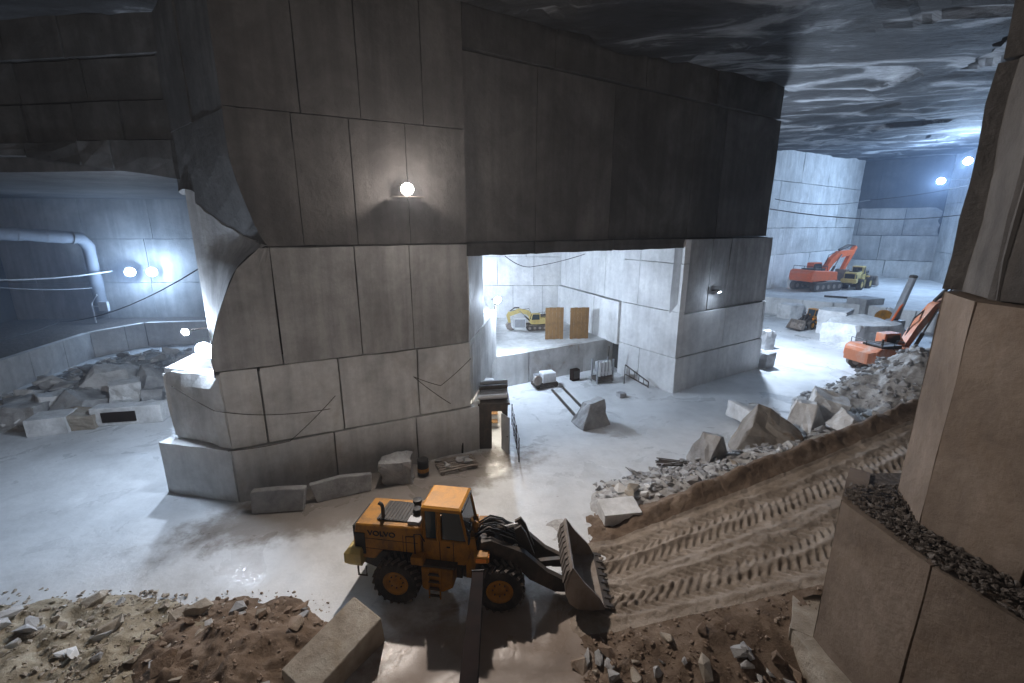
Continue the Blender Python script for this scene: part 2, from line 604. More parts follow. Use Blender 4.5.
def core(name, plan, z0, z1, mat='joint_dark'):
    n = len(plan)
    v = [(x, y, z0) for x, y in plan] + [(x, y, z1) for x, y in plan]
    f = [tuple(range(n - 1, -1, -1)), tuple(range(n, 2 * n))] + [(i, (i + 1) % n, n + (i + 1) % n, n + i) for i in range(n)]
    o = mesh_obj(name, v, f, mat)
    bm = bmesh.new(); bm.from_mesh(o.data); bmesh.ops.recalc_face_normals(bm, faces=bm.faces); bm.to_mesh(o.data); bm.free()
    o['kind'] = 'structure'
    return o

# ================================================================== THE SETTING
# ------------------------------------------------------------------ floor
def axis(*segs):
    out = []
    for a, b, st in segs:
        out.append(np.arange(a, b, st))
    return np.concatenate(out)


def grid_obj(name, X, Y, Z, mat, parent=None, smooth=True, mask=None):
    ny, nx = X.shape
    verts = np.stack([X.ravel(), Y.ravel(), Z.ravel()], 1)
    idx = np.arange(nx * ny).reshape(ny, nx)
    q = np.stack([idx[:-1, :-1].ravel(), idx[:-1, 1:].ravel(), idx[1:, 1:].ravel(), idx[1:, :-1].ravel()], 1)
    if mask is not None:
        q = q[mask[:-1, :-1].ravel()]
    return mesh_obj(name, verts.tolist(), q.tolist(), mat, parent, smooth)


xs = axis((-75, -45, 3), (-45, -24, 0.8), (-24, 26, 0.3), (26, 60, 0.9), (60, 101, 3))
ys = axis((-8, 7, 1.5), (7, 34, 0.3), (34, 66, 0.8), (66, 112, 3))
FX, FY = np.meshgrid(xs, ys)


def floor_h(x, y):
    h = 0.05 * fbm(x * 0.25, y * 0.25, seed=3) + 0.025 * fbm(x * 1.1, y * 1.1, seed=5)
    mud = np.exp(-((np.asarray(x) - 1.0) / 5.5) ** 2 - ((np.asarray(y) - 10.5) / 3.6) ** 2)
    return h + mud * 0.05 * fbm(x * 1.6, y * 1.6, seed=9) - 0.03


floor = grid_obj('floor', FX, FY, floor_h(FX, FY), 'floor_slurry')
floor['kind'] = 'structure'

# ------------------------------------------------------------------ ceiling: stepped slabs of rock
cx = axis((-75, -20, 1.5), (-20, 100, 0.55))
cy = axis((-8, 60, 0.55), (60, 112, 0.8))
CX, CY = np.meshgrid(cx, cy)


def ceil_h(x, y):
    a = math.radians(-20)
    u = (x * math.cos(a) - y * math.sin(a)) / 14.0
    v = (x * math.sin(a) + y * math.cos(a)) / 6.5
    u = u + 0.2 * fbm(x * 0.12, y * 0.12, seed=21); v = v + 0.25 * fbm(x * 0.15, y * 0.15, seed=22)
    best = np.full(x.shape, 1e9); off = np.zeros(x.shape); tu = np.zeros(x.shape)
    iu, iv = np.floor(u), np.floor(v)
    for da in (-1, 0, 1):
        for db in (-1, 0, 1):
            px, py = iu + da, iv + db
            z0 = np.zeros_like(px)
            qx = px + _hash(px, py, z0, 31); qy = py + _hash(px, py, z0, 32)
            d = (u - qx) ** 2 + (v - qy) ** 2
            m = d < best
            best = np.where(m, d, best)
            off = np.where(m, _hash(px, py, z0, 33) - 0.5 + (u - qx) * (_hash(px, py, z0, 34) - 0.5) * 1.1 + (v - qy) * (_hash(px, py, z0, 35) - 0.5) * 1.1, off)
    base = 23.1 + 0.036 * np.clip(x, 0, 200)
    return base + off * 0.5 + 0.06 * fbm(x * 0.6, y * 0.6, seed=41)


ceiling = grid_obj('ceiling', CX, CY, ceil_h(CX, CY), 'ceiling_rock', smooth=False)
ceiling['kind'] = 'structure'

# ------------------------------------------------------------------ the great centre pillar and the lintel over the niche
C2u = (-2.4, 24.85)
wall_c = core('wall_center', [(-16.9, 21.1), (-13.1, 20.0), (-2.3, 25.4), (-1.6, 35.2), (-4, 52), (-22, 52), (-17.2, 24)], -0.4, 6.3, 'marble_pale')
core_b = core('wall_center_middle', [(-16.0, 24.9), (-9.4, 22.3), (-2.8, 25.3), (-2.2, 29.6), (-5, 36), (-5, 52), (-22, 52)], 6.25, 12.3)
core_c = core('wall_center_top', [(-17.4, 26.1), (-10.9, 21.3), (-2.3, 25.6), (21.7, 41.1), (25, 54), (24, 62), (-4, 58), (-22, 56)], 12.6, 25.5)
# bottom course
run(wall_c, C0, C1, -0.2, 2.75, [], 'marble_white', 0.05, 0.6, 0.05, 0.1)
run(wall_c, C1, C2, -0.2, 2.75, [0.36, 0.7], 'marble_pale', 0.1, 0.7, 0.06, 0.12)
run(wall_c, (C2[0], C2[1]), (-1.25, 30.0), -0.2, 2.75, [], 'marble_pale', 0, 0.6)
# second course
run(wall_c, (-17.2, 23.4), (-16.9, 20.9), 2.75, 6.1, [], 'marble_pale', 0, 0.6, 0.12, 0.25)
run(wall_c, (-16.95, 21.0), C1, 2.75, 6.2, [], 'marble_pale', 0.05, 0.8, 0.2, 0.4, dz1=0.35, cell=0.6)
run(wall_c, C1, C2u, 2.75, 6.6, [0.13, 0.42, 0.75], ['marble_pale', 'marble_pale', 'marble_pale', 'marble_pale'], 0.0, 0.8, 0.07, 0.16)
run(wall_c, C2u, (-1.2, 35.2), 2.75, 6.6, [0.5], 'marble_pale', 0, 0.5, 0.1, 0.15)
# third course: its left end is a corner that slides along the face, with a flank facing the left chamber
kp = [(210, 352), (213, 335), (217, 318), (223, 300), (231, 277), (242, 260), (262, 246)]
kpts = [on_plane(x, y, C1, C2u) for x, y in kp]


def K_at(z):
    z = max(kpts[0].z, min(kpts[-1].z, z))
    for a, b in zip(kpts[:-1], kpts[1:]):
        if a.z <= z <= b.z + 1e-6:
            t = (z - a.z) / max(1e-6, b.z - a.z)
            return (a.x + (b.x - a.x) * t, a.y + (b.y - a.y) * t)
    return (kpts[-1].x, kpts[-1].y)


LB = (-16.5, 24.1)


def flank(u, v):
    zt = 12.05 + 2.75 * (1 - u) ** 0.75
    z = 6.3 + (zt - 6.3) * v
    k = K_at(z)
    w = u ** 0.85
    return (LB[0] + (k[0] - LB[0]) * w, LB[1] + (k[1] - LB[1]) * w + 0.5 * math.sin(u * math.pi), z)


NU, NV = 18, 16
fv = [flank(i / NU, j / NV) for j in range(NV + 1) for i in range(NU + 1)]
mesh_obj('marble_panel', fv, [(j * (NU + 1) + i, j * (NU + 1) + i + 1, (j + 1) * (NU + 1) + i + 1, (j + 1) * (NU + 1) + i) for j in range(NV) for i in range(NU)], 'marble_grey', core_b, True)
s3 = [0.0, 0.12, 0.52, 0.72, 1.0]
for i in range(4):
    def fr(u, v, i=i):
        z = 6.6 + 5.45 * v
        k = K_at(z)
        k0 = lerp2(C1, C2u, s3[1] + 0.1)
        if i == 0:
            a, b = k, k0
        else:
            a = lerp2(C1, C2u, [0, 0.22, 0.52, 0.74][i]); b = lerp2(C1, C2u, [0, 0.52, 0.74, 1.0][i])
        x, y = lerp2(a, b, u)
        return (x, y, z)
    slab(core_b, fr, 5, 6, 0.6, 'marble_grey', 0.04, 0.06, 0.1)
run(core_b, C2u, (-1.85, 29.6), 6.6, 11.4, [], 'marble_pale', 0, 0.5, 0.15, 0.25)
run(core_b, (-19.5, 40), LB, 6.0, 14.7, [0.5], 'marble_grey', 0, 0.5)
# top courses
UC = (-11.75, 20.15)


def corner_at(z):
    return lerp2((-10.85, 20.62), UC, max(0.0, min(1, (z - 12.1) / 3.5)) ** 0.7)


def upper_facet(u, v):
    zb = 14.75 - 2.65 * u ** 1.2
    x, y = lerp2((-17.8, 25.5), UC, u)
    z = zb + (17.6 - zb) * v
    # the lower corner reaches along the face to meet the course below
    k = corner_at(z)
    return (x + (k[0] - UC[0]) * u ** 3, y + (k[1] - UC[1]) * u ** 3, z)


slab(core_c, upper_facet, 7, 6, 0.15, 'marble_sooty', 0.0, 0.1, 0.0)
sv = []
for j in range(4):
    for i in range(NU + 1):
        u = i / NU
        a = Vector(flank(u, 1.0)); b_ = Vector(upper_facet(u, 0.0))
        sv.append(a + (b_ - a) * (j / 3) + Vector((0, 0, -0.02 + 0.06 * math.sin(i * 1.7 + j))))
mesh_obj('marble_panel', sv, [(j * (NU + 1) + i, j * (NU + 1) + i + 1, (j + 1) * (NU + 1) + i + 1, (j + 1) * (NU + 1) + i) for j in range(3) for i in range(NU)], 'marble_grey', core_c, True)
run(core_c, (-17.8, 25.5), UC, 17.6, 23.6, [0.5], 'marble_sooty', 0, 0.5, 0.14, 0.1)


def upper_first(u, v):
    z = 12.1 + 5.6 * v
    a = corner_at(z)
    x, y = lerp2(a, lerp2(C1, C2u, 0.34), u)
    return (x, y, z)


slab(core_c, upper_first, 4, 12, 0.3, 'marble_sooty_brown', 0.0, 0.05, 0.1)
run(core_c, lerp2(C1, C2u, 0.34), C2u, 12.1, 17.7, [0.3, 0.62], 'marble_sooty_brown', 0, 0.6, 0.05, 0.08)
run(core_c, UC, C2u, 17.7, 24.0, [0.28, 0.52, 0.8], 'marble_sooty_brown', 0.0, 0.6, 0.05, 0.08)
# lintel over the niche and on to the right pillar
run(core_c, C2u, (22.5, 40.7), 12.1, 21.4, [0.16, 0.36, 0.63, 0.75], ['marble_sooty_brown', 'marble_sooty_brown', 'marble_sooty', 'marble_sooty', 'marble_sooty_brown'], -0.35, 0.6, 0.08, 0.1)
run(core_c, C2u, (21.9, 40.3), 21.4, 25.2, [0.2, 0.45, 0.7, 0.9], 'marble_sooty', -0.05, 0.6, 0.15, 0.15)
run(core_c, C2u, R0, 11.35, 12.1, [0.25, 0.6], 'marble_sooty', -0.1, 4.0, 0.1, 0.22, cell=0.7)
core_c['label'] = 'dark sooty upper wall and lintel above the lit niche'

# ------------------------------------------------------------------ right pillar of the niche
RB = (9.62, 39.7)
BB = (5.4, 51.3)
wall_r = core('wall_niche_right', [(12.7, 35.1), (22.9, 41.7), (26, 54), (8, 54), (6.0, 51.4), (10.2, 40)], -0.4, 12.0)
run(wall_r, R0, R1, -0.2, 2.85, [0.45], 'marble_white', 0.05, 0.7, 0.05, 0.12)
run(wall_r, R0, R1, 2.85, 6.3, [0.5, 0.97], 'marble_white', -0.05, 0.7, 0.05, 0.15)
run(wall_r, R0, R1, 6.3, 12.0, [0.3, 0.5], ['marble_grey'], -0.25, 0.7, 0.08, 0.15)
run(wall_r, RB, R0, -0.2, 2.85, [0.4], 'marble_white', 0, 0.6)
run(wall_r, RB, R0, 2.85, 6.5, [], 'marble_white', 0, 0.6, 0.05, 0.1)
run(wall_r, RB, R0, 6.5, 10.2, [0.3], 'marble_white', -0.02, 0.6, 0.05, 0.1)
run(wall_r, RB, R0, 10.2, 12.0, [0.3], 'marble_white', -0.05, 0.6, 0.05, 0.1)
run(wall_r, BB, RB, 2.6, 6.5, [0.3, 0.65], 'marble_white', 0.25, 0.6, 0.05, 0.1)
run(wall_r, BB, RB, 6.5, 12.2, [0.35, 0.75], 'marble_white', -0.1, 0.6, 0.05, 0.1)
# niche back wall and bench
wall_nb = core('wall_niche_back', [(-9, 52.6), (5.6, 52.1), (8, 54), (8, 56), (-9, 56)], 2.0, 13)
run(wall_nb, (-9, 52.0), (5.7, 51.5), 2.6, 6.4, [0.3, 0.62, 0.85], 'marble_white', 0, 0.5)
run(wall_nb, (-9, 52.0), (5.7, 51.5), 6.4, 9.6, [0.22, 0.5, 0.78], 'marble_white', 0, 0.5)
run(wall_nb, (-9, 52.0), (5.7, 51.5), 9.6, 13, [0.3, 0.52, 0.72], 'marble_white', 0, 0.5)
BL, BR = (-2.2, 34.9), (9.9, 41.9)
bench = core('floor_bench', [(-2.1, 35.3), (9.8, 42.3), (8, 47), (6, 52.5), (-9, 52.8), (-6, 37)], -0.3, 2.62, 'marble_pale')
run(bench, BL, BR, -0.2, 2.7, [0.3, 0.72], ['marble_pale', 'marble_stained', 'marble_pale'], 0, 0.5, 0.1, 0.15)

# ------------------------------------------------------------------ left chamber
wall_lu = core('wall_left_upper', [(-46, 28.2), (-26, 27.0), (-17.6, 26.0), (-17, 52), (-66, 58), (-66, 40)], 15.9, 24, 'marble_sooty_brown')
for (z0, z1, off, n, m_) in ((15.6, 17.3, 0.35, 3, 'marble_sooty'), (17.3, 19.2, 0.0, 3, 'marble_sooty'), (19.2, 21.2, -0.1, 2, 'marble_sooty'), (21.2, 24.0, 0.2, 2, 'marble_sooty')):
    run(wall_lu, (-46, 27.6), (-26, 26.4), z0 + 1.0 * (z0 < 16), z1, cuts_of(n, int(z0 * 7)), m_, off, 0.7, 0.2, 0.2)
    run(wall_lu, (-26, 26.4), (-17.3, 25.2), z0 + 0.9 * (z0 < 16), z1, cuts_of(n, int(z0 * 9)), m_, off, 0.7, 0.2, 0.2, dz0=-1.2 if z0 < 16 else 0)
wall_lb = core('wall_left_back', [(-64, 52.6), (-36, 54.8), (-20, 58.5), (-20, 60), (-64, 58)], 0, 17)
for z0, z1 in ((2.2, 6.5), (6.5, 11.5), (11.5, 16.2)):
    run(wall_lb, (-62, 52), (-36, 54.2), z0, z1, cuts_of(4, int(z0 * 3)), 'marble_grey', 0, 0.5, 0.06, 0.1)
    run(wall_lb, (-36, 54.2), (-20, 58), z0, z1, cuts_of(2, int(z0 * 5)), 'marble_grey', 0, 0.5)
wall_ll = core('wall_left', [(-53, 22), (-58.5, 52.5), (-66, 56), (-66, 22)], 0, 17)
for z0, z1 in ((2.2, 8.5), (8.5, 16.2)):
    run(wall_ll, (-52.5, 22), (-58, 52.5), z0, z1, cuts_of(4, int(z0 * 3) + 1), 'marble_sooty', 0, 0.5)
low = [(-39.5, 25), (-40.5, 33.7), (-42.5, 44.6), (-40.6, 49.2), (-28, 51.0)]
lowb = core('floor_bench_left', [(x - 0.4, y + 0.2) for x, y in low] + [(-22, 58.2), (-62, 53), (-55, 25)], -0.3, 2.3, 'gravel_dark')
for i in range(4):
    run(lowb, low[i], low[i + 1], -0.2, 2.6, cuts_of([2, 3, 2, 2][i], 60 + i), 'marble_white', 0, 0.6, 0.05, 0.12)

# ------------------------------------------------------------------ far right chamber
wall_bl = core('wall_back_left', [(35.6, 72.6), (71, 98.6), (66, 104), (25, 80)], 0, 28)
for z0, z1, n in ((2.3, 8.2, 4), (8.2, 12.6, 3), (12.6, 20, 4), (20, 28, 3)):
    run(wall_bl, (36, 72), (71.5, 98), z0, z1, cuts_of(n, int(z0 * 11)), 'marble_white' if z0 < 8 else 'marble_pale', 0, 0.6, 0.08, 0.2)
wall_bk = core('wall_back', [(69, 104.6), (85, 92.6), (90, 106), (70, 110)], 0, 29)
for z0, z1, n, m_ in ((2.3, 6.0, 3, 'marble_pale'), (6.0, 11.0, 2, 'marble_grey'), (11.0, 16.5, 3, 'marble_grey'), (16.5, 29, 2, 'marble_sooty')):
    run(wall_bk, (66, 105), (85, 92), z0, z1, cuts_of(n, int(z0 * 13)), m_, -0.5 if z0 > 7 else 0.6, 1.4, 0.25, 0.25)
wall_rt = core('wall_right_far', [(84.6, 92), (66.6, 56), (75, 50), (92, 94)], 0, 29)
for z0, z1, n in ((0, 8, 4), (8, 17, 4), (17, 29, 3)):
    run(wall_rt, (84, 92), (66, 56), z0, z1, cuts_of(n, int(z0 * 3) + 5), 'marble_pale', 0, 0.6, 0.08, 0.15)
pf = [(30, 74), (39.5, 68.3), (48.5, 61.2), (53, 55), (66, 50)]
plat = core('floor_platform', [(x + 0.2, y + 0.4) for x, y in pf] + [(84, 90), (70, 103), (36, 80)], -0.3, 2.45, 'marble_white')
for i in range(4):
    run(plat, pf[i], pf[i + 1], -0.2, 2.5, cuts_of([3, 3, 3, 4][i], 80 + i, 0.3), 'marble_white', 0, 0.8, 0.25, 0.3)

# ------------------------------------------------------------------ near pillar on the right
wall_n = core('wall_right', [(10.5, 12.2), (9.1, 10.6), (9.3, 8.3), (9.9, 6.5), (10.4, -2), (18, -2), (18, 12.4)], -0.5, 5.82, 'gravel_dark')
wall_nu = core('wall_right_upper', [(13.0, 12.2), (11.1, 11.1), (10.35, 9.5), (10.9, 7.6), (11.1, -2), (18, -2), (18, 12.6)], 5.8, 25, 'joint_dark')
lo = [(10.3, 12.5), (8.8, 10.78), (9.03, 8.3), (9.55, 6.4), (10.1, -2)]
run(wall_n, lo[0], lo[1], 1.3, 5.9, [], 'marble_tan', 0, 0.5)
run(wall_n, lo[1], lo[2], 1.3, 5.9, [], 'marble_tan', 0, 0.45, 0.04, 0.09, cell=0.6)
run(wall_n, lo[2], lo[3], 1.3, 5.9, [], 'marble_tan', 0, 0.45, 0.04, 0.09, cell=0.6)
run(wall_n, lo[3], lo[4], 1.3, 5.9, [0.5], 'marble_tan', 0, 0.45)
lb_ = [(9.9, 13.4), (8.32, 11.05), (8.6, 8.2), (9.1, 6.4), (9.7, -2)]
for i, (a, b_) in enumerate(zip(lb_[:-1], lb_[1:])):
    run(wall_n, a, b_, -0.5, 1.3, [], 'rock_pale_tan', 0.0, 1.0, 0.1, 0.3, cell=0.6)
up = [(12.9, 12.6), (10.66, 11.2), (9.86, 9.6), (10.35, 7.75), (10.55, -2)]
for z0, z1, off, rg, m_ in ((5.85, 11.45, 0, 0.04, 'marble_tan'), (11.45, 16.5, 0.05, 0.16, 'marble_sooty_brown'), (16.5, 25, 0.0, 0.2, 'marble_sooty_brown')):
    for i in range(4):
        run(wall_nu, up[i], up[i + 1], z0, z1, [0.4] if i == 3 else [], m_, off - (0.35 if z0 > 11 and i in (1, 2) else 0), 0.7, rg, 0.1, cell=0.7)
# ledge the camera stands on, below and behind the view
ledge = core('floor_ledge', [(-14, -8), (9.9, -8), (9.9, 1.6), (4, 2.4), (-3, 2.6), (-14, 1.8)], -0.5, 8.0, 'marble_tan')

# ------------------------------------------------------------------ ramp of dirt with tyre tracks
EN = [(1.2, 11.9, -0.05), (4.0, 12.1, 0.25), (11, 12.7, 1.6), (17, 14.6, 2.8), (28, 19.5, 4.3)]
EF = [(1.6, 16.4, -0.05), (4.2, 16.4, 0.15), (11, 18.4, 1.4), (20, 21.4, 3.1), (30, 25, 4.4)]


def interp3(P, s):
    s = np.asarray(s) * (len(P) - 1)
    i = np.clip(np.floor(s).astype(int), 0, len(P) - 2)
    f = s - i
    f = f
    P = np.array(P)
    return P[i] * (1 - f)[..., None] + P[i + 1] * f[..., None]


def ramp_xyz(S, T):
    a = interp3(EN, S); b = interp3(EF, S)
    X = a[..., 0] + (b[..., 0] - a[..., 0]) * T
    Y = a[..., 1] + (b[..., 1] - a[..., 1]) * T
    Tc = np.clip(T, 0, 1)
    Z = a[..., 2] + (b[..., 2] - a[..., 2]) * Tc
    # distance along in metres for the lugs
    arc = X * 0.96 + Y * 0.28
    start = sstep(0.03, 0.2, S)
    bstart = sstep(0.14, 0.36, S)
    def rut(c, w):
        return np.exp(-((T - c) / w) ** 4)
    for k, (c, w) in enumerate(((0.2, 0.075), (0.36, 0.07), (0.62, 0.075), (0.8, 0.07))):
        c_ = c + 0.03 * np.sin(arc * 0.35 + k * 1.3)
        r = np.exp(-((T - c_) / w) ** 4)
        ch = (np.abs(T - c_) / w) * 0.35
        lug = sstep(-0.1, 0.5, np.sin((arc + ch * (1 if k % 2 else -1)) * 2 * math.pi / 0.36 + k))
        Z = Z + start * (-0.09 * r + 0.075 * r * lug)
        Z = Z + start * 0.07 * (np.exp(-((T - c_ - w * 1.45) / (w * 0.35)) ** 2) + np.exp(-((T - c_ + w * 1.45) / (w * 0.35)) ** 2)) * (0.7 + 0.5 * vnoise(arc * 2.2, T * 9, seed=61))
    Z = Z + 0.035 * fbm(X * 1.5, Y * 1.5, seed=51) + 0.025 * fbm(X * 6, Y * 6, seed=52, octv=3)
    sk = 1 - sstep(0.0, 0.13, S + 0.05 * fbm(X * 0.8, Y * 0.8, seed=58))
    Z = Z - 0.3 * sk
    # slope on the near side
    dn = np.clip(-T, 0, 10)
    Z = np.where(T < 0, Z * (1 - sstep(0.05, 0.75, dn)) - 0.16 * sstep(0.5, 0.9, dn) + 0.12 * fbm(X * 0.9, Y * 0.9, seed=53) * sstep(0, 0.2, dn) * (1 - sstep(0.55, 0.85, dn)), Z)
    # berm on the far side
    df = np.clip(T - 1, 0, 10)
    bh = (0.28 + 0.3 * sstep(0.2, 0.5, S)) * np.exp(-((df - 0.17) / 0.11) ** 2)
    Z = np.where(T > 1, Z * (1 - sstep(0.16, 0.6, df)) + bh * bstart - 0.2 * sstep(0.4, 0.62, df) + 0.12 * fbm(X * 1.3, Y * 1.3, seed=54, octv=5, gain=0.65) * sstep(0.02, 0.15, df) * (1 - sstep(0.45, 0.6, df)), Z)
    return X, Y, Z


def ramp_part(name, s0, s1, ns, t0, t1, nt_, mat):
    S, T = np.meshgrid(np.linspace(s0, s1, ns), np.linspace(t0, t1, nt_))
    X, Y, Z = ramp_xyz(S, T)
    keep = ~((X > 9.4) & (Y < 12.2))
    return grid_obj(name, X, Y, Z, mat, mask=keep)


o = ramp_part('floor_ramp', 0.0, 1.0, 520, 0.0, 1.02, 90, 'ramp_dirt')
o['kind'] = 'structure'
o = ramp_part('dirt_slope', 0.0, 1.0, 260, -0.95, 0.0, 50, 'dirt')
tag(o, 'dark brown dirt bank falling from the ramp edge to the foreground stones', 'dirt bank', None, 'stuff')
o = ramp_part('dirt_berm', 0.16, 1.0, 260, 1.02, 1.65, 34, 'dirt')
tag(o, 'low brown dirt berm along the far edge of the ramp', 'dirt berm', None, 'stuff')


# ------------------------------------------------------------------ heaps
def mound(name, x0, x1, y0, y1, step, hf, mat, label, cat):
    X, Y = np.meshgrid(np.arange(x0, x1 + step, step), np.arange(y0, y1 + step, step))
    Z = hf(X, Y)
    msk = np.maximum.reduce([np.pad(Z, ((0, 1), (0, 1)), mode='edge')[a:a + Z.shape[0], b:b + Z.shape[1]] for a in (0, 1) for b in (0, 1)]) > -0.12
    o = grid_obj(name, X, Y, np.maximum(Z, -0.2), mat, mask=msk)
    tag(o, label, cat, None, 'stuff')
    return o


def h_brown(x, y):
    e = ((x + 9.0) / 3.3) ** 2 + ((y - 10.4) / 3.0) ** 2
    return 1.35 * (np.exp(-e * 1.1) - 0.26) + (0.34 * fbm(x * 0.9, y * 0.9, seed=71) + 0.07 * fbm(x * 3.5, y * 3.5, seed=72)) * sstep(1.5, 0.6, e) - 0.03


def h_pale(x, y):
    e = ((x + 15.5) / 7.5) ** 2 + ((y - 10.5) / 3.0) ** 2
    return 1.1 * (np.exp(-e * 1.2) - 0.28) + (0.26 * fbm(x * 0.9, y * 0.9, seed=73) + 0.06 * fbm(x * 3.5, y * 3.5, seed=74)) * sstep(1.5, 0.6, e) - 0.03


def h_right(x, y):
    e = ((x - 28.0) / 6.2) ** 2 + ((y - 29.0) / 5.0) ** 2
    return 6.0 * (np.exp(-e * 1.0) - 0.2) + (0.5 * fbm(x * 0.5, y * 0.5, seed=75) + 0.16 * fbm(x * 2, y * 2, seed=76)) * sstep(2.0, 0.8, e)


def h_berm(x, y):
    # broken stone dumped along the far side of the berm
    u = (x - 3.0) * 0.955 + (y - 18.0) * 0.296
    w = -(x - 3.0) * 0.296 + (y - 18.0) * 0.955
    e = ((w - 0.6) / (1.2 + 0.1 * np.clip(u, 0, 20))) ** 2
    amp = (0.25 + 0.1 * np.clip(u, 0, 24)) * sstep(-0.5, 2.0, u) * sstep(27, 22, u)
    return amp * (np.exp(-e) - 0.2) + 0.15 * fbm(x * 0.9, y * 0.9, seed=77) * (e < 1.6) - 0.05


def h_left(x, y):
    e = ((x + 33.5) / 7.5) ** 2 + ((y - 37) / 9.5) ** 2
    return 2.2 * (np.exp(-e * 1.2) - 0.3) + (0.3 * fbm(x * 0.5, y * 0.5, seed=78) + 0.1 * fbm(x * 2, y * 2, seed=79)) * sstep(1.6, 0.7, e)


mound('dirt_heap', -13, -4.0, 6.5, 14, 0.07, h_brown, 'dirt', 'heap of loose brown dirt in the foreground beside the tilted block', 'dirt heap')
mound('gravel_heap', -25, -7.5, 6.5, 14, 0.09, h_pale, 'gravel_pale', 'heap of pale yellowish gravel in the bottom left corner', 'gravel heap')
mound('rubble_heap', 17, 38, 21, 37, 0.16, h_right, 'gravel_grey', 'tall grey rubble heap between the ramp and the dusty orange excavator', 'rubble heap')
mound('rubble_ridge', 1, 30, 15, 32, 0.14, h_berm, 'gravel_grey', 'ridge of broken grey stone lying along the ramp berm', 'rubble heap')
mound('rubble_bank', -45, -20, 25, 51, 0.25, h_left, 'gravel_grey', 'bank of grey rubble in the left chamber against the low white wall', 'rubble heap')

# ================================================================== THINGS
# ------------------------------------------------------------------ floodlights
def floodlight(name, loc, aim, r, lens_mat, label, bracket_to=None, group='floodlights of the quarry', visor=None):
    t = empty(name, loc)
    d = (Vector(aim) - Vector(loc)).normalized()
    q = d.to_track_quat('X', 'Z').to_matrix()
    def T(mb):
        mb.v = [tuple(q @ Vector(v)) for v in mb.v]
        return mb
    T(MB().lathe([(0.02, -r * 0.9), (r * 0.45, -r * 0.85), (r * 0.55, -r * 0.4), (r * 1.05, 0.0), (r * 1.08, 0.06), (r * 0.98, 0.06), (r * 0.97, 0.0)], (0, 0, 0), 'x', 20)).build('housing', 'grey_metal', t, True)
    T(MB().lathe([(0.0, 0.03), (r * 0.5, 0.05), (r * 0.97, 0.02)], (0, 0, 0), 'x', 20)).build('lens', lens_mat, t, True)
    T(MB().tube([(0, r * 1.12, 0), (-r * 1.1, r * 1.12, -0.02), (-r * 1.3, 0, -0.03), (-r * 1.1, -r * 1.12, -0.02), (0, -r * 1.12, 0)], r * 0.07, 6)).build('bracket', 'dark_steel', t)
    if bracket_to is not None:
        b_ = Vector(bracket_to) - Vector(loc)
        MB().tube([tuple(d * -r * 1.2), tuple(b_)], 0.05, 6).build('support_pole', 'dark_steel', t)
    if visor:
        MB().box((visor[0], visor[1], visor[2]), (visor[3], visor[4], 0.03), ('Z', visor[5])).build('visor', 'dark_steel', t)
    return tag(t, label, 'floodlight', group)


floodlight('floodlight', FACE_LAMP, FACE_LAMP + Vector((1.0, -4, -2.2)), 0.3, 'lamp_warm', 'dazzling round floodlight mounted high on the dark centre pillar', FACE_LAMP + Vector((-0.4, 0.75, 0.1)), visor=(-0.04, 0.08, -0.36, 1.5, 0.74, math.radians(26.4)))
floodlight('floodlight', LEDGE_LAMP, LEDGE_LAMP + Vector((0.5, -4, -1.0)), 0.42, 'lamp_cool', 'blazing floodlight resting on the ledge at the pillar left corner', LEDGE_LAMP + Vector((0.0, 0.25, -0.9)))
floodlight('floodlight', LEDGE_SMALL, LEDGE_SMALL + Vector((0.8, -4, -0.5)), 0.2, 'lamp_cool', 'small floodlight at the pillar edge above the ledge floodlight', LEDGE_SMALL + Vector((0.9, 0.6, 0.1)))
for i, L in enumerate(LEFT_LAMPS):
    floodlight('floodlight', L, L + Vector((3.5, -4, -0.3)), 0.5, 'lamp_cool', ['left one of the paired floodlights on the left chamber back wall', 'right one of the paired floodlights on the left chamber back wall'][i], (L.x - 0.3, 54.0, L.z + 0.2))
floodlight('floodlight', NICHE_LAMP, NICHE_LAMP + Vector((2.0, -4, -1.0)), 0.3, 'lamp_cool', 'floodlight shining at the left jamb of the lit niche', (NICHE_LAMP.x - 0.15, 34.7, 6.55))
floodlight('floodlight', PILLAR_LAMP, PILLAR_LAMP + Vector((0.2, -1, -1.5)), 0.14, 'lamp_cool', 'small floodlight on the front of the white niche pillar', PILLAR_LAMP + Vector((-0.35, 0.75, 0.0)))
floodlight('floodlight', FAR_LAMPS[0], FAR_LAMPS[0] + Vector((-3, -4, -1.0)), 0.5, 'lamp_cool', 'lower floodlight in the far right chamber beside the streaked wall', FAR_LAMPS[0] + Vector((6.2, 0.5, 0.5)))
floodlight('floodlight', FAR_LAMPS[1], FAR_LAMPS[1] + Vector((-3, -4, -1.5)), 0.5, 'lamp_cool', 'upper floodlight in the far right chamber just under the ceiling', FAR_LAMPS[1] + Vector((6.0, 2.0, 0.3)))


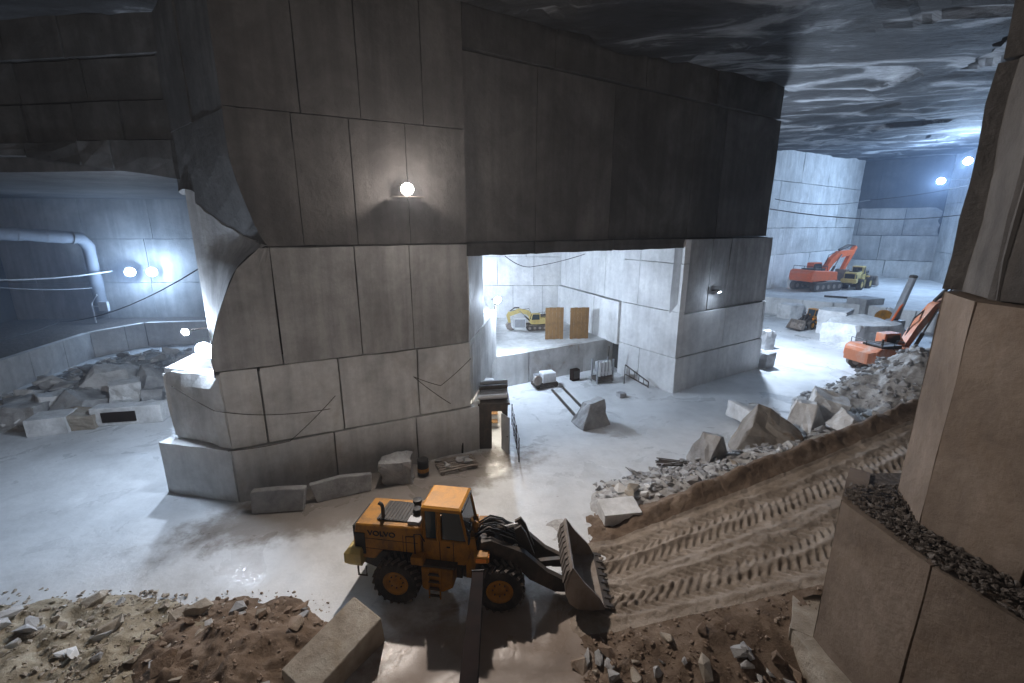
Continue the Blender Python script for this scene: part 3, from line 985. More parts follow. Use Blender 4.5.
# ------------------------------------------------------------------ wheel loader
def make_loader(name, label, loc, rz, sc, paint, roof_paint, lettering, steer=0.0, cat='wheel loader'):
    t = empty(name, loc, rz, sc)
    # wheels
    for wx in (-1.95, 1.95):
        for sy in (-1, 1):
            cy_ = sy * 1.12
            w = MB().lathe([(0.5, -0.3), (0.6, -0.35), (0.84, -0.36), (0.9, -0.3), (0.9, 0.3), (0.84, 0.36), (0.6, 0.35), (0.5, 0.3), (0.5, -0.3)], (wx, cy_, 0.93), 'y', 28).build('wheel', 'rubber', t, True)
            lm = MB()
            for k in range(20):
                for h in (-1, 1):
                    a = 2 * math.pi * (k + (0.5 if h > 0 else 0)) / 20
                    M = Matrix.Rotation(-a, 3, 'Y') @ Matrix.Rotation(h * 0.55, 3, 'X')
                    c = Matrix.Rotation(-a, 3, 'Y') @ Vector((0.91, 0, 0))
                    lm.box((wx + c.x, cy_ + h * 0.18, 0.93 + c.z), (0.09, 0.36, 0.1), M)
            lm.build('tread', 'tread_mud', w)['kind'] = 'stuff'
            s_ = sy
            MB().lathe([(0.0, s_ * 0.30), (0.16, s_ * 0.30), (0.19, s_ * 0.22), (0.36, s_ * 0.2), (0.42, s_ * 0.29), (0.52, s_ * 0.32), (0.53, s_ * 0.28), (0.5, 0)], (wx, cy_, 0.93), 'y', 24).build('rim', paint, w, True)
            bm_ = MB()
            for k in range(8):
                a = k * math.pi / 4
                bm_.tube([(wx + 0.27 * math.cos(a), cy_ + s_ * 0.19, 0.93 + 0.27 * math.sin(a)), (wx + 0.27 * math.cos(a), cy_ + s_ * 0.25, 0.93 + 0.27 * math.sin(a))], 0.03, 6)
            bm_.build('wheel_nuts', 'dark_steel', w)['kind'] = 'stuff'
        MB().lathe([(0.22, -1.0), (0.3, -0.3), (0.38, 0), (0.3, 0.3), (0.22, 1.0)], (wx, 0, 0.93), 'y', 12).build('axle', 'dark_steel', t)
    # rear frame
    MB().prism([(-3.75, 1.0), (-3.75, 1.6), (0.5, 1.6), (0.5, 0.75), (-3.0, 0.75)], -0.55, 0.55).build('rear_frame', 'dark_steel', t)
    hood = MB().prism([(-3.78, 1.5), (-3.86, 2.2), (-3.72, 3.05), (-1.05, 3.14), (-1.05, 1.45), (-1.25, 1.95), (-2.65, 1.95), (-3.0, 1.5)], -0.92, 0.92).build('engine_hood', paint, t, bevel=0.05)
    MB().box((-2.25, 0, 3.135), (1.35, 1.25, 0.05)).build('cooling_grille', 'black', hood)
    gm = MB()
    for k in range(9):
        gm.box((-2.82 + k * 0.14, 0, 3.17), (0.04, 1.2, 0.04))
    gm.build('grille_bars', 'dark_steel', hood)
    MB().box((-3.88, 0, 2.25), (0.08, 1.5, 1.15)).build('rear_grille', 'black', hood)
    MB().box((-3.55, -0.93, 2.2), (0.42, 0.03, 0.95)).build('side_grille', 'black', hood)
    MB().tube([(-2.7, -0.5, 3.1), (-2.7, -0.5, 3.62), (-2.74, -0.5, 3.74), (-2.86, -0.5, 3.8)], 0.075, 10).build('exhaust_pipe', 'dark_steel', hood)
    MB().lathe([(0, 0), (0.15, 0), (0.15, 0.3), (0.19, 0.32), (0.19, 0.42), (0, 0.46)], (-1.55, 0.3, 3.14), 'z', 14).build('air_cleaner', 'black', hood)
    MB().lathe([(0, 0), (0.13, 0), (0.13, 0.22), (0.17, 0.24), (0.17, 0.34), (0, 0.38)], (-1.4, -0.15, 3.14), 'z', 14).build('pre_cleaner', 'black', hood)
    MB().box((-1.35, -0.55, 3.2), (0.5, 0.4, 0.14)).build('cover_plate', 'grey_metal', hood)
    sm = MB()
    for zz in (2.45, 2.0):
        sm.box((-2.3, -0.925, zz), (2.3, 0.012, 0.015))
    for xx in (-1.75, -1.3):
        sm.box((xx, -0.925, 2.3), (0.015, 0.012, 0.9))
    sm.build('hood_seam', 'black', hood)
    if lettering:
        cu = bpy.data.curves.new('lettering', 'FONT')
        cu.body = lettering
        cu.size = 0.34
        cu.extrude = 0.008
        cu.offset = 0.008
        tmp = bpy.data.objects.new('tmp', cu)
        COL.objects.link(tmp)
        bpy.context.view_layer.update()
        me = bpy.data.meshes.new_from_object(tmp.evaluated_get(bpy.context.evaluated_depsgraph_get()))
        bpy.data.objects.remove(tmp)
        me.materials.clear(); me.materials.append(MATS['black'])
        lo_ = bpy.data.objects.new('lettering', me)
        link(lo_, hood)
        w_ = max(v.co.x for v in me.vertices)
        lo_.location = (-3.2, -0.945, 2.62)
        lo_.rotation_euler = (math.pi / 2, 0, 0)
        lo_.scale = (1.15 / w_, 0.9, 1)
    # counterweight
    cwt = MB()
    cwt.hull([(x, y, z) for x in (-4.15, -3.45) for y in (-1.2, 1.2) for z in (1.42, 1.85)] + [(x, y, z) for x in (-4.0, -3.5) for y in (-1.05, 1.05) for z in (1.22, 2.02)])
    cwt.build('counterweight', 'pale_yellow' if paint == 'yellow_paint' else paint, t)
    MB().tube([(-3.7, -1.0, 1.2), (-3.7, -1.0, 0.75), (-3.35, -1.0, 0.75), (-3.35, -1.0, 1.2)], 0.04, 6).build('rear_step', 'dark_steel', t)
    # cab
    cab = MB().prism([(-1.0, 1.55), (0.7, 1.55), (0.95, 2.1), (0.85, 2.6), (-1.0, 2.6)], -0.8, 0.8).build('cab', paint, t, bevel=0.04)
    for y in (-0.75, 0.75):
        for x0, x1, w_ in ((-0.94, -0.94, 0.07), (-0.35, -0.35, 0.1), (0.8, 0.55, 0.06)):
            MB().tube([(x0, y, 2.55), (x1, y, 3.86)], w_, 4).build('cab_post', paint, cab)
    roof = MB().hull([(x, y, 3.85) for x in (-1.0, 0.58) for y in (-0.8, 0.8)] + [(x, y, 3.98) for x in (-1.0, 0.58) for y in (-0.8, 0.8)] + [(x, y, 4.04) for x in (-0.92, 0.5) for y in (-0.72, 0.72)])
    ro = roof.build('cab_roof', roof_paint, cab)
    MB().box((0.6, 0, 3.9), (0.06, 1.4, 0.12)).build('roof_lamp_bar', 'black', ro)
    for y in (-0.74, 0.74):
        MB().add([(-0.2, y, 2.62), (0.74, y, 2.62), (0.52, y, 3.84), (-0.2, y, 3.84)], [(0, 1, 2, 3)]).build('side_window', 'glass_dark', cab)
        MB().add([(-0.9, y, 2.62), (-0.3, y, 2.62), (-0.3, y, 3.84), (-0.9, y, 3.84)], [(0, 1, 2, 3)]).build('side_window', 'glass_dark', cab)
    MB().add([(0.84, -0.72, 2.3), (0.84, 0.72, 2.3), (0.56, 0.72, 3.84), (0.56, -0.72, 3.84)], [(0, 1, 2, 3)]).build('windscreen', 'glass_dark', cab)
    MB().add([(-0.97, -0.72, 2.7), (-0.97, 0.72, 2.7), (-0.97, 0.72, 3.84), (-0.97, -0.72, 3.84)], [(0, 1, 2, 3)]).build('rear_window', 'glass_dark', cab)
    dm = MB()
    dm.box((0.25, -0.81, 2.08), (0.02, 0.02, 0.95)).box((-0.3, -0.81, 2.08), (0.02, 0.02, 0.95)).box((0.05, -0.83, 2.35), (0.14, 0.04, 0.04))
    dm.build('door_seam', 'black', cab)
    MB().tube([(0.75, -0.8, 3.3), (0.95, -1.05, 3.35), (0.95, -1.05, 3.05)], 0.025, 5).build('mirror_arm', 'black', cab)
    MB().box((0.95, -1.06, 3.0), (0.05, 0.2, 0.36)).build('mirror', 'black', cab)
    # side tank, ladder, rails
    tank = MB().prism([(-0.95, 0.7), (-0.95, 1.62), (0.3, 1.62), (0.3, 0.85), (-0.1, 0.6), (-0.8, 0.6)], -1.22, -0.6)
    tank.build('side_tank', paint, t, bevel=0.03)
    MB().prism([(-0.95, 0.7), (-0.95, 1.62), (0.3, 1.62), (0.3, 0.85), (-0.1, 0.6), (-0.8, 0.6)], 0.6, 1.22).build('side_tank', paint, t, bevel=0.03)
    MB().box((-1.12, -1.02, 1.86), (0.5, 0.4, 0.36)).build('tool_box', paint, t, bevel=0.03)
    lad = MB()
    lad.box((-0.62, -1.32, 1.05), (0.05, 0.06, 1.35)).box((-0.18, -1.32, 1.05), (0.05, 0.06, 1.35))
    lo2 = lad.build('ladder', paint, t)
    for k in range(4):
        MB().box((-0.4, -1.32, 0.5 + k * 0.32), (0.46, 0.1, 0.05)).build('rung', 'dark_steel', lo2)
    MB().tube([(-1.25, -1.0, 1.9), (-1.25, -1.0, 2.9), (-1.0, -1.0, 2.95), (-0.85, -0.95, 2.6)], 0.025, 6).build('handrail', 'black', t)
    MB().tube([(-1.6, -0.98, 2.0), (-1.6, -0.98, 2.75), (-1.25, -1.0, 2.8)], 0.022, 6).build('handrail', 'black', t)
    MB().box((-0.35, 0, 1.66), (1.5, 2.3, 0.08)).build('walkway', 'dark_steel', t)
    # front frame
    MB().prism([(0.45, 0.8), (0.45, 1.45), (0.95, 1.75), (1.1, 2.45), (1.7, 2.45), (2.1, 1.6), (2.75, 1.35), (2.75, 0.7), (1.2, 0.6)], -0.5, 0.5).build('front_frame', 'dark_steel', t)
    for y in (-1, 1):
        MB().prism([(0.62, 1.0), (0.62, 2.3), (0.78, 2.75), (0.98, 2.75), (1.05, 2.0), (0.9, 1.0)], y * 0.72 - 0.07, y * 0.72 + 0.07).build('front_post', paint, t)
        hb = MB().box((1.25, y * 1.08, 2.2), (0.55, 0.42, 0.3)).build('headlight_box', paint, t, bevel=0.03)
        MB().box((1.53, y * 1.08, 2.2), (0.03, 0.34, 0.22)).build('headlight_lens', 'lens_orange', hb)
        MB().box((1.25, y * 1.3, 2.2), (0.4, 0.02, 0.16)).build('indicator', 'lens_orange', hb)
    # loader arms and linkage
    for y in (-0.68, 0.68):
        MB().prism([(1.2, 2.2), (1.2, 2.6), (1.6, 2.7), (2.9, 2.15), (3.8, 1.3), (4.6, 0.85), (4.6, 0.4), (4.1, 0.4), (3.1, 0.95), (2.5, 1.65), (1.6, 2.15)], y - 0.12, y + 0.12).build('lift_arm', 'dark_steel', t)
        MB().tube([(1.1, y * 0.8, 1.3), (2.0, y * 0.8, 1.4)], 0.13, 10).build('lift_cylinder', 'dark_steel', t)
        MB().tube([(2.0, y * 0.8, 1.4), (3.0, y * 0.8, 1.5)], 0.07, 10).build('piston_rod', 'chrome', t)
    MB().tube([(2.85, -0.68, 1.75), (2.85, 0.68, 1.75)], 0.2, 12).build('cross_tube', 'dark_steel', t)
    for y in (-0.26, 0.26):
        MB().prism([(2.5, 2.85), (2.75, 3.0), (2.95, 2.7), (3.3, 1.7), (3.25, 1.0), (3.0, 0.9), (2.75, 1.6), (2.6, 2.3)], y - 0.06, y + 0.06).build('tilt_lever', 'dark_steel', t)
    MB().tube([(1.35, 0, 2.55), (2.1, 0, 2.72)], 0.15, 10).build('tilt_cylinder', 'dark_steel', t)
    MB().tube([(2.1, 0, 2.72), (2.65, 0, 2.85)], 0.08, 10).build('piston_rod', 'chrome', t)
    MB().prism([(3.0, 0.85), (3.0, 1.15), (4.6, 1.35), (4.65, 1.1)], -0.1, 0.1).build('tilt_link', 'dark_steel', t)
    for k in range(7):
        y0 = -0.5 + k * 0.16
        r_ = random.Random(k)
        MB().tube([(0.95, y0 * 0.7, 2.5 + r_.uniform(-.1, .2)), (1.5, y0, 2.85 + r_.uniform(-.1, .12)), (2.0, y0 * 1.1, 2.8 + r_.uniform(-.15, .1)), (2.5, y0 * 0.8, 2.45), (2.8, y0 * 0.7, 2.1)], 0.035, 6).build('hydraulic_hose', 'black', t)
    MB().tube([(1.0, -0.3, 2.6), (1.3, -0.35, 3.1), (1.75, -0.3, 3.15), (2.2, -0.2, 2.85)], 0.03, 6).build('hydraulic_hose', 'black', t)
    MB().lathe([(0, 0), (0.1, 0), (0.1, 0.25), (0.16, 0.3), (0.1, 0.42), (0, 0.45)], (0.95, -0.1, 2.6), 'z', 10).build('valve_block', paint, t)
    # bucket
    inner = [(6.0, 0.1), (5.4, 0.1), (5.0, 0.2), (4.72, 0.48), (4.62, 0.9), (4.66, 1.35), (4.82, 1.75), (4.98, 1.98)]
    ang = math.radians(7)
    def rt(p):
        x, z = p[0] - 4.6, p[1]
        return (4.6 + x * math.cos(ang) - z * math.sin(ang), 0.06 + x * math.sin(ang) + z * math.cos(ang))
    nI = len(inner)
    outer = []
    for i in range(nI):
        a_, c_ = inner[max(0, i - 1)], inner[min(nI - 1, i + 1)]
        dx, dz = c_[0] - a_[0], c_[1] - a_[1]
        l = math.hypot(dx, dz)
        outer.append((inner[i][0] + dz / l * -0.07, inner[i][1] + dx / l * 0.07))
    BW = 1.5
    shell = MB()
    for i in range(nI - 1):
        shell.prism([rt(inner[i]), rt(inner[i + 1]), rt(outer[i + 1]), rt(outer[i])], -BW, BW)
    bk = shell.build('bucket', 'worn_steel', t)
    for y in (-BW, BW):
        sp = MB()
        sp.prism([rt(p) for p in inner] + [rt((5.3, 1.35)), rt((5.82, 0.6))], y - 0.04, y + 0.04)
        sp.build('bucket_side', 'worn_steel', bk)
    for k in range(9):
        yk = -BW + 0.2 + k * (2 * BW - 0.4) / 8
        MB().prism([rt((4.92, 1.95)), rt((4.7, 1.82)), rt((4.5, 1.3)), rt((4.65, 1.3)), rt((4.85, 1.75))], yk - 0.11, yk + 0.11).build('back_rib', 'tread_mud', bk)
    ce = MB().prism([rt((5.97, 0.07)), rt((5.97, 0.15)), rt((6.2, 0.08)), rt((6.2, 0.05))], -BW - 0.03, BW + 0.03)
    ce.build('cutting_edge', 'dark_steel', bk)
    for k in range(8):
        yk = -BW + 0.12 + k * (2 * BW - 0.24) / 7
        MB().prism([rt((6.05, 0.04)), rt((6.05, 0.17)), rt((6.32, 0.08)), rt((6.32, 0.04))], yk - 0.07, yk + 0.07).build('tooth', 'dark_steel', bk)
    # the front half steers about the joint
    R_ = Matrix.Rotation(steer, 3, 'Z'); pv = Vector((0.45, 0, 0)); off_ = pv - R_ @ pv
    for c in list(t.children):
        bx_ = [v[0] for v in c.bound_box]
        if min(bx_) > 0.4:
            c.location = off_; c.rotation_euler = (0, 0, steer)
    return tag(t, label, cat)


make_loader('wheel_loader', 'yellow wheel loader with muddy bucket standing at the foot of the ramp', (-2.15, 14.35, 0.0), math.radians(-9.0), 0.9, 'yellow_paint', 'yellow_roof', 'VOLVO', math.radians(8))
p = gz(856, 288, 2.5)
make_loader('wheel_loader', 'pale yellow wheel loader parked behind the orange excavator arm far away', (p.x, p.y, 2.45), math.radians(35), 0.95, 'pale_yellow', 'pale_yellow', None)
p = gz(811, 327.5, 0)
make_loader('wheel_loader', 'little yellow wheel loader standing beside the big white cut block', (p.x, p.y, 0.0), math.radians(205), 0.62, 'yellow_paint', 'yellow_roof', None)


# ------------------------------------------------------------------ excavators
def make_excavator(name, label, loc, rz, sc, paint, swing, boom, stick, bucket_at):
    t = empty(name, loc, rz, sc)
    for y in (-1.25, 1.25):
        prof = []
        for k in range(9):
            a = math.pi / 2 + k * math.pi / 8
            prof.append((-1.95 + 0.5 * math.cos(a), 0.5 + 0.5 * math.sin(a)))
        for k in range(9):
            a = -math.pi / 2 + k * math.pi / 8
            prof.append((1.95 + 0.5 * math.cos(a), 0.5 + 0.5 * math.sin(a)))
        tr = MB().prism(prof, y - 0.3, y + 0.3).build('track', 'dark_steel', t)
        pm = MB()
        for k in range(18):
            pm.box((-1.95 + k * 3.9 / 17, y, 1.02), (0.16, 0.64, 0.06)).box((-1.95 + k * 3.9 / 17, y, 0.0), (0.16, 0.64, 0.05))
        pm.build('track_pads', 'worn_steel', tr)
        for k in range(5):
            MB().lathe([(0, -0.33), (0.26, -0.33), (0.26, 0.33), (0, 0.33)], (-1.9 + k * 0.95, y, 0.5), 'y', 12).build('track_wheel', 'worn_steel', tr)
    MB().box((0, 0, 0.75), (2.2, 2.2, 0.5)).build('undercarriage', 'dark_steel', t)
    up_ = t
    S = Matrix.Rotation(swing, 3, 'Z')
    def sw(mb):
        mb.v = [tuple(S @ Vector(v)) for v in mb.v]
        return mb
    sw(MB().lathe([(0, 0.95), (0.95, 0.95), (0.95, 1.2), (0, 1.2)], (0, 0, 0), 'z', 20)).build('turntable', 'dark_steel', t)
    body = sw(MB().prism([(-3.0, 1.2), (-3.15, 1.6), (-3.05, 2.3), (-2.7, 2.5), (1.5, 2.2), (1.6, 1.2)], -1.4, 1.4)).build('house_body', paint, t, bevel=0.06)
    sw(MB().hull([(-3.45, y, z) for y in (-1.0, 1.0) for z in (1.25, 2.1)] + [(-2.9, y, z) for y in (-1.42, 1.42) for z in (1.15, 2.35)])).build('counterweight', paint, body)
    sw(MB().box((-1.4, -0.3, 2.5), (1.9, 1.6, 0.25))).build('engine_cover', 'dark_steel', body)
    sw(MB().tube([(-1.9, -0.7, 2.5), (-1.9, -0.7, 3.1)], 0.08, 8)).build('exhaust_pipe', 'dark_steel', body)
    rail = MB()
    for a_, b_ in (((-2.6, -1.3), (-0.4, -1.3)), ((-2.6, 1.3), (-2.6, -1.3)), ((-0.4, -1.3), (-0.4, -0.6))):
        rail.tube([(a_[0], a_[1], 2.9), (b_[0], b_[1], 2.9)], 0.03, 5)
    for x, y in ((-2.6, -1.3), (-0.4, -1.3), (-1.5, -1.3), (-2.6, 1.3), (-2.6, 0), (-0.4, -0.6)):
        rail.tube([(x, y, 2.35), (x, y, 2.9)], 0.03, 5)
    sw(rail).build('handrail', 'black', body)
    cabm = sw(MB().prism([(-0.1, 1.3), (1.75, 1.3), (1.75, 2.0), (1.45, 3.15), (-0.1, 3.15)], 0.55, 1.4)).build('cab', paint, t, bevel=0.05)
    for y in (0.535, 1.415):
        sw(MB().add([(0.05, y, 2.05), (1.55, y, 2.05), (1.33, y, 3.03), (0.05, y, 3.03)], [(0, 1, 2, 3)])).build('side_window', 'glass_dark', cabm)
    sw(MB().add([(1.72, 0.65, 2.15), (1.72, 1.3, 2.15), (1.49, 1.3, 3.03), (1.49, 0.65, 3.03)], [(0, 1, 2, 3)])).build('windscreen', 'glass_dark', cabm)
    def limb(pts, w, yw):
        """tapering bent beam through (x, z, half depth) points"""
        top, bot = [], []
        n = len(pts)
        for i in range(n):
            a_, b_ = pts[max(0, i - 1)], pts[min(n - 1, i + 1)]
            dx, dz = b_[0] - a_[0], b_[1] - a_[1]
            l = math.hypot(dx, dz)
            top.append((pts[i][0] - dz / l * pts[i][2], pts[i][1] + dx / l * pts[i][2]))
            bot.append((pts[i][0] + dz / l * pts[i][2], pts[i][1] - dx / l * pts[i][2]))
        m = MB()
        for i in range(n - 1):
            m.prism([top[i], top[i + 1], bot[i + 1], bot[i]], -yw, yw)
        return sw(m)
    bo = limb(boom, 0, 0.28).build('boom', paint, t)
    st = limb(stick, 0, 0.2).build('stick', paint, t)
    mid = boom[len(boom) // 2]
    for y in (-0.42, 0.42):
        sw(MB().tube([(1.3, y, 1.35), ((1.3 + mid[0]) / 2, y, (1.35 + mid[1]) / 2)], 0.13, 8)).build('boom_cylinder', 'dark_steel', bo)
        sw(MB().tube([((1.3 + mid[0]) / 2, y, (1.35 + mid[1]) / 2), (mid[0], y, mid[1])], 0.07, 8)).build('piston_rod', 'chrome', bo)
    e = boom[-1]
    s0 = stick[0]
    sw(MB().tube([(mid[0], 0, mid[1] + 0.55), ((mid[0] + s0[0]) / 2, 0, (mid[1] + s0[1]) / 2 + 0.65), (s0[0], 0, s0[1] + 0.15)], [0.13, 0.12, 0.07], 8)).build('stick_cylinder', 'dark_steel', bo)
    sw(MB().tube([(1.0, 0.15, 2.2), (boom[1][0] - 0.2, 0.15, boom[1][1] + 0.75), (e[0] - 0.3, 0.15, e[1] + 0.7)], 0.05, 6)).build('hydraulic_hose', 'black', bo)
    bx, bz, ba = bucket_at
    prof = [(0.1, 0.25), (0.55, 0.1), (0.85, -0.4), (0.6, -0.95), (0.0, -1.15), (-0.5, -1.0), (-0.05, -0.3)]
    ca, sa = math.cos(ba), math.sin(ba)
    bkt = MB().prism([(bx + x * ca - z * sa, bz + x * sa + z * ca) for x, z in prof], -0.65, 0.65)
    bo2 = sw(bkt).build('bucket', 'worn_steel', t)
    for k in range(4):
        y = -0.5 + k * 0.33
        tp = [(-0.5, -1.05), (-0.5, -0.93), (-0.8, -0.88)]
        sw(MB().prism([(bx + x * ca - z * sa, bz + x * sa + z * ca) for x, z in tp], y - 0.06, y + 0.06)).build('bucket_tooth', 'dark_steel', bo2)
    return tag(t, label, 'excavator')


p = gz(815, 289.5, 2.5)
make_excavator('excavator', 'bright orange tracked excavator with folded arm on the far white platform', (p.x, p.y, 2.5), math.radians(22), 1.4, 'orange_paint', math.radians(2),
               [(0.9, 1.9, 0.28), (2.0, 3.3, 0.38), (3.3, 4.1, 0.4), (5.8, 4.3, 0.28)], [(6.4, 5.0, 0.18), (5.8, 4.2, 0.3), (4.5, 2.1, 0.18)], (4.3, 2.0, 0.4))
p = gz(886, 374, 0)
make_excavator('excavator', 'dusty faded orange excavator half hidden behind the grey rubble heap', (p.x, p.y, 0.1), math.radians(-20), 1.1, 'dusty_orange', math.radians(32),
               [(0.9, 1.9, 0.25), (2.0, 3.7, 0.33), (3.3, 5.3, 0.36), (6.8, 7.0, 0.25)], [(6.3, 7.9, 0.2), (6.9, 7.2, 0.32), (8.2, 3.6, 0.2)], (8.2, 3.4, 0.6))
p = gz(536, 321, 2.65)
make_excavator('excavator', 'small yellow excavator deep in the lit niche behind the wooden boards', (p.x, p.y - 4.0, 2.65), math.radians(190), 0.55, 'pale_yellow', 0.0,
               [(0.9, 1.9, 0.3), (2.0, 3.2, 0.42), (3.6, 3.6, 0.4), (5.6, 2.9, 0.3)], [(5.4, 3.4, 0.2), (5.7, 2.8, 0.3), (5.4, 1.2, 0.2)], (5.2, 1.2, 0.2))

# ------------------------------------------------------------------ stones and blocks
STONES = []
for k in range(10):
    r = random.Random(300 + k)
    pts = []
    for i in range(13):
        v = Vector((r.gauss(0, 1), r.gauss(0, 1), r.gauss(0, 1))).normalized()
        v *= r.uniform(0.75, 1.05)
        pts.append((v.x * 0.5, v.y * r.uniform(0.36, 0.44), v.z * r.uniform(0.28, 0.36)))
    mb = MB().hull(pts)
    STONES.append((mb.v, mb.f))
STONE_MESH = {}


def stone(loc, size, mat, seed, label, group, cat='stone'):
    r = random.Random(seed)
    k = r.randrange(10)
    if (k, mat) not in STONE_MESH:
        me = bpy.data.meshes.new('stone')
        me.from_pydata(STONES[k][0], [], STONES[k][1])
        me.materials.append(MATS[mat])
        STONE_MESH[(k, mat)] = me
    o = bpy.data.objects.new('stone', STONE_MESH[(k, mat)])
    COL.objects.link(o)
    o.location = loc
    o.rotation_euler = (r.uniform(-0.4, 0.4), r.uniform(-0.4, 0.4), r.uniform(0, 6.28))
    o.scale = (size * r.uniform(0.9, 1.3), size * r.uniform(0.8, 1.1), size * r.uniform(0.7, 1.2))
    tag(o, label, cat, group)
    return o


def pebble_stuff(name, pts, mats, label, parent, lo_, hi_):
    """a spill of gravel: one mesh of many small angular stones"""
    V, Fc = [], []
    r = random.Random(len(pts))
    for p in pts:
        v, f = STONES[r.randrange(10)]
        s = lo_ + (hi_ - lo_) * r.random() ** 2.2
        M = Matrix.Rotation(r.uniform(0, 6.28), 3, 'Z') @ Matrix.Rotation(r.uniform(-.6, .6), 3, 'X')
        o = len(V)
        V += [tuple((M @ Vector(q)) * s + Vector((p[0], p[1], p[2] + 0.12 * s))) for q in v]
        Fc += [tuple(i + o for i in ff) for ff in f]
    o = mesh_obj(name, V, Fc, mats, parent)
    tag(o, label, None, None, 'stuff')


def block(name, px, zb, label, mat, seed=0, rz=0.3, tilt=(0, 0), Dk=0.75, chip=0.18, cat='boulder', hk=1.0, shape=None, sink=0.08, group=None, brown=None):
    """cut block or boulder that fills the pixel box px and stands on height zb"""
    x0, y0, x1, y1 = px
    e_px = (y1 - (y1 - y0) * 0.12)
    base = gz((x0 + x1) / 2, e_px, zb)
    zc = depth_of(base)
    W = (x1 - x0) * zc / F
    el = math.atan2(e_px - 341.5, F) + PITCH
    D = W * Dk
    Hh = max(0.35 * W, ((y1 - y0) * zc / F - D * math.sin(el)) / math.cos(el)) * hk
    base = base + Vector((0, D * 0.35, 0))
    k = 1.0 / (abs(math.cos(rz)) + abs(math.sin(rz)) * Dk)
    w, d = W * k, D * k
    r = random.Random(seed)
    pts = []
    corners = shape or [(sx, sy, sz) for sx in (-0.5, 0.5) for sy in (-0.5, 0.5) for sz in (0, 1)]
    for c in corners:
        for j in range(3):
            q = [c[0] * w, c[1] * d, c[2] * Hh]
            cc = [0, 0, 0.5 * Hh]
            ax = j
            q[ax] += (cc[ax] - q[ax]) * chip * r.uniform(0.2, 1.6)
            pts.append(tuple(q))
    mb = MB().hull(pts)
    o = mb.build(name, mat)
    if chip > 0.06:
        bm = bmesh.new(); bm.from_mesh(o.data)
        bmesh.ops.subdivide_edges(bm, edges=bm.edges, cuts=3, use_grid_fill=True)
        bmesh.ops.triangulate(bm, faces=bm.faces)
        co = np.array([v.co[:] for v in bm.verts]); nr = np.array([v.normal[:] for v in bm.verts])
        fq = 2.6 / max(w, 0.3)
        dsp = fbm(co[:, 0] * fq, co[:, 1] * fq, co[:, 2] * fq, seed=seed + 5, octv=4) * 0.075 * w
        for v, dd, nn in zip(bm.verts, dsp, nr): v.co = v.co + Vector(nn) * float(dd)
        bm.to_mesh(o.data); bm.free()
    o.location = base + Vector((0, 0, -sink * Hh))
    o.rotation_euler = (tilt[0], tilt[1], rz)
    tag(o, label, cat, group)
    return o


# the tilted cut block in the foreground
tb = MB().hull([(x + dx, y + dy, z) for (x, y, z, dx, dy) in ((-1.75, -0.85, 0, 0, 0), (1.75, -0.9, 0, 0, 0), (1.8, 0.9, 0, 0, 0), (-1.75, 0.85, 0, 0, 0), (-1.7, -0.8, 1.7, 0, 0), (1.72, -0.82, 1.65, 0, 0), (1.75, 0.86, 1.6, 0, 0), (-1.72, 0.8, 1.72, 0, 0), (-1.8, -0.5, 0.3, 0, 0), (1.82, 0.3, 0.4, 0, 0))])
o = tb.build('cut_block', 'rock_pale_tan', bevel=0.04)
o.location = (-5.35, 11.1, -0.1)
o.scale = (0.75, 0.75, 0.75)
o.rotation_euler = (math.radians(12), math.radians(-10), math.radians(58))
tag(o, 'big tan cut block lying tilted at the bottom of the foreground', 'stone block')

SB = [(-.5, -.5, 0), (.5, -.5, 0), (.5, .5, 0), (-.5, .5, 0), (-.15, -.4, 1), (.3, -.1, .8), (.2, .4, .75), (-.3, .3, .95)]
SW = [(-.5, -.5, 0), (.5, -.5, 0), (.5, .5, 0), (-.5, .5, 0), (-.3, -.35, .75), (.42, -.4, .45), (.45, .4, .6), (-.2, .4, 1)]
block('cut_block', (601, 498, 641, 529), 0.1, 'small white cut block at the head of the ramp beside the bucket', 'rock_white', 1, 0.1, (0.05, -0.04), 0.7, 0.05, 'stone block')
block('cut_block', (572, 394, 611, 431), 0.0, 'pale leaning block with rusty foot alone on the open floor', 'rock_grey', 2, 0.45, (-0.1, 0.1), 0.75, 0.07, 'stone block', shape=[(-.5, -.5, 0), (.5, -.5, 0), (.5, .5, 0), (-.5, .5, 0), (-.2, -.35, .85), (.32, -.35, 1), (.38, .2, 1), (-.2, .3, .85)])
block('boulder', (690, 425, 733, 470), 0.1, 'pointed grey boulder at the lower end of the rubble ridge', 'rock_grey', 3, 0.5, (0.1, 0.1), 0.7, 0.12, shape=SB)
block('boulder', (738, 404, 808, 462), 0.2, 'large boulder with brown stained front in the rubble ridge', 'rock_stained', 4, -0.35, (0.12, 0.05), 0.6, 0.08, shape=SW)
block('boulder', (738, 402, 780, 428), 0.3, 'white slab boulder behind the brown stained boulder', 'rock_white', 5, 0.2, (0, 0.1), 0.9, 0.1)
block('boulder', (786, 390, 832, 442), 0.6, 'jagged grey boulder standing right of the brown stained boulder', 'rock_white', 6, 0.6, (0.1, -0.15), 0.7, 0.15, shape=SB)
block('boulder', (812, 388, 850, 420), 1.6, 'flat pale boulder near the top of the rubble ridge', 'rock_white', 7, -0.5, (0.15, 0.2), 0.8, 0.15)
block('boulder', (836, 404, 872, 436), 1.8, 'white angular boulder lying against the ramp berm', 'rock_white', 8, 0.3, (0.1, 0.1), 0.8, 0.2, shape=SW)
block('boulder', (786, 440, 812, 456), 1.0, 'small white wedge of stone on the ramp berm', 'rock_white', 9, 0.3, (0.1, 0.1), 0.8, 0.2, shape=SW)
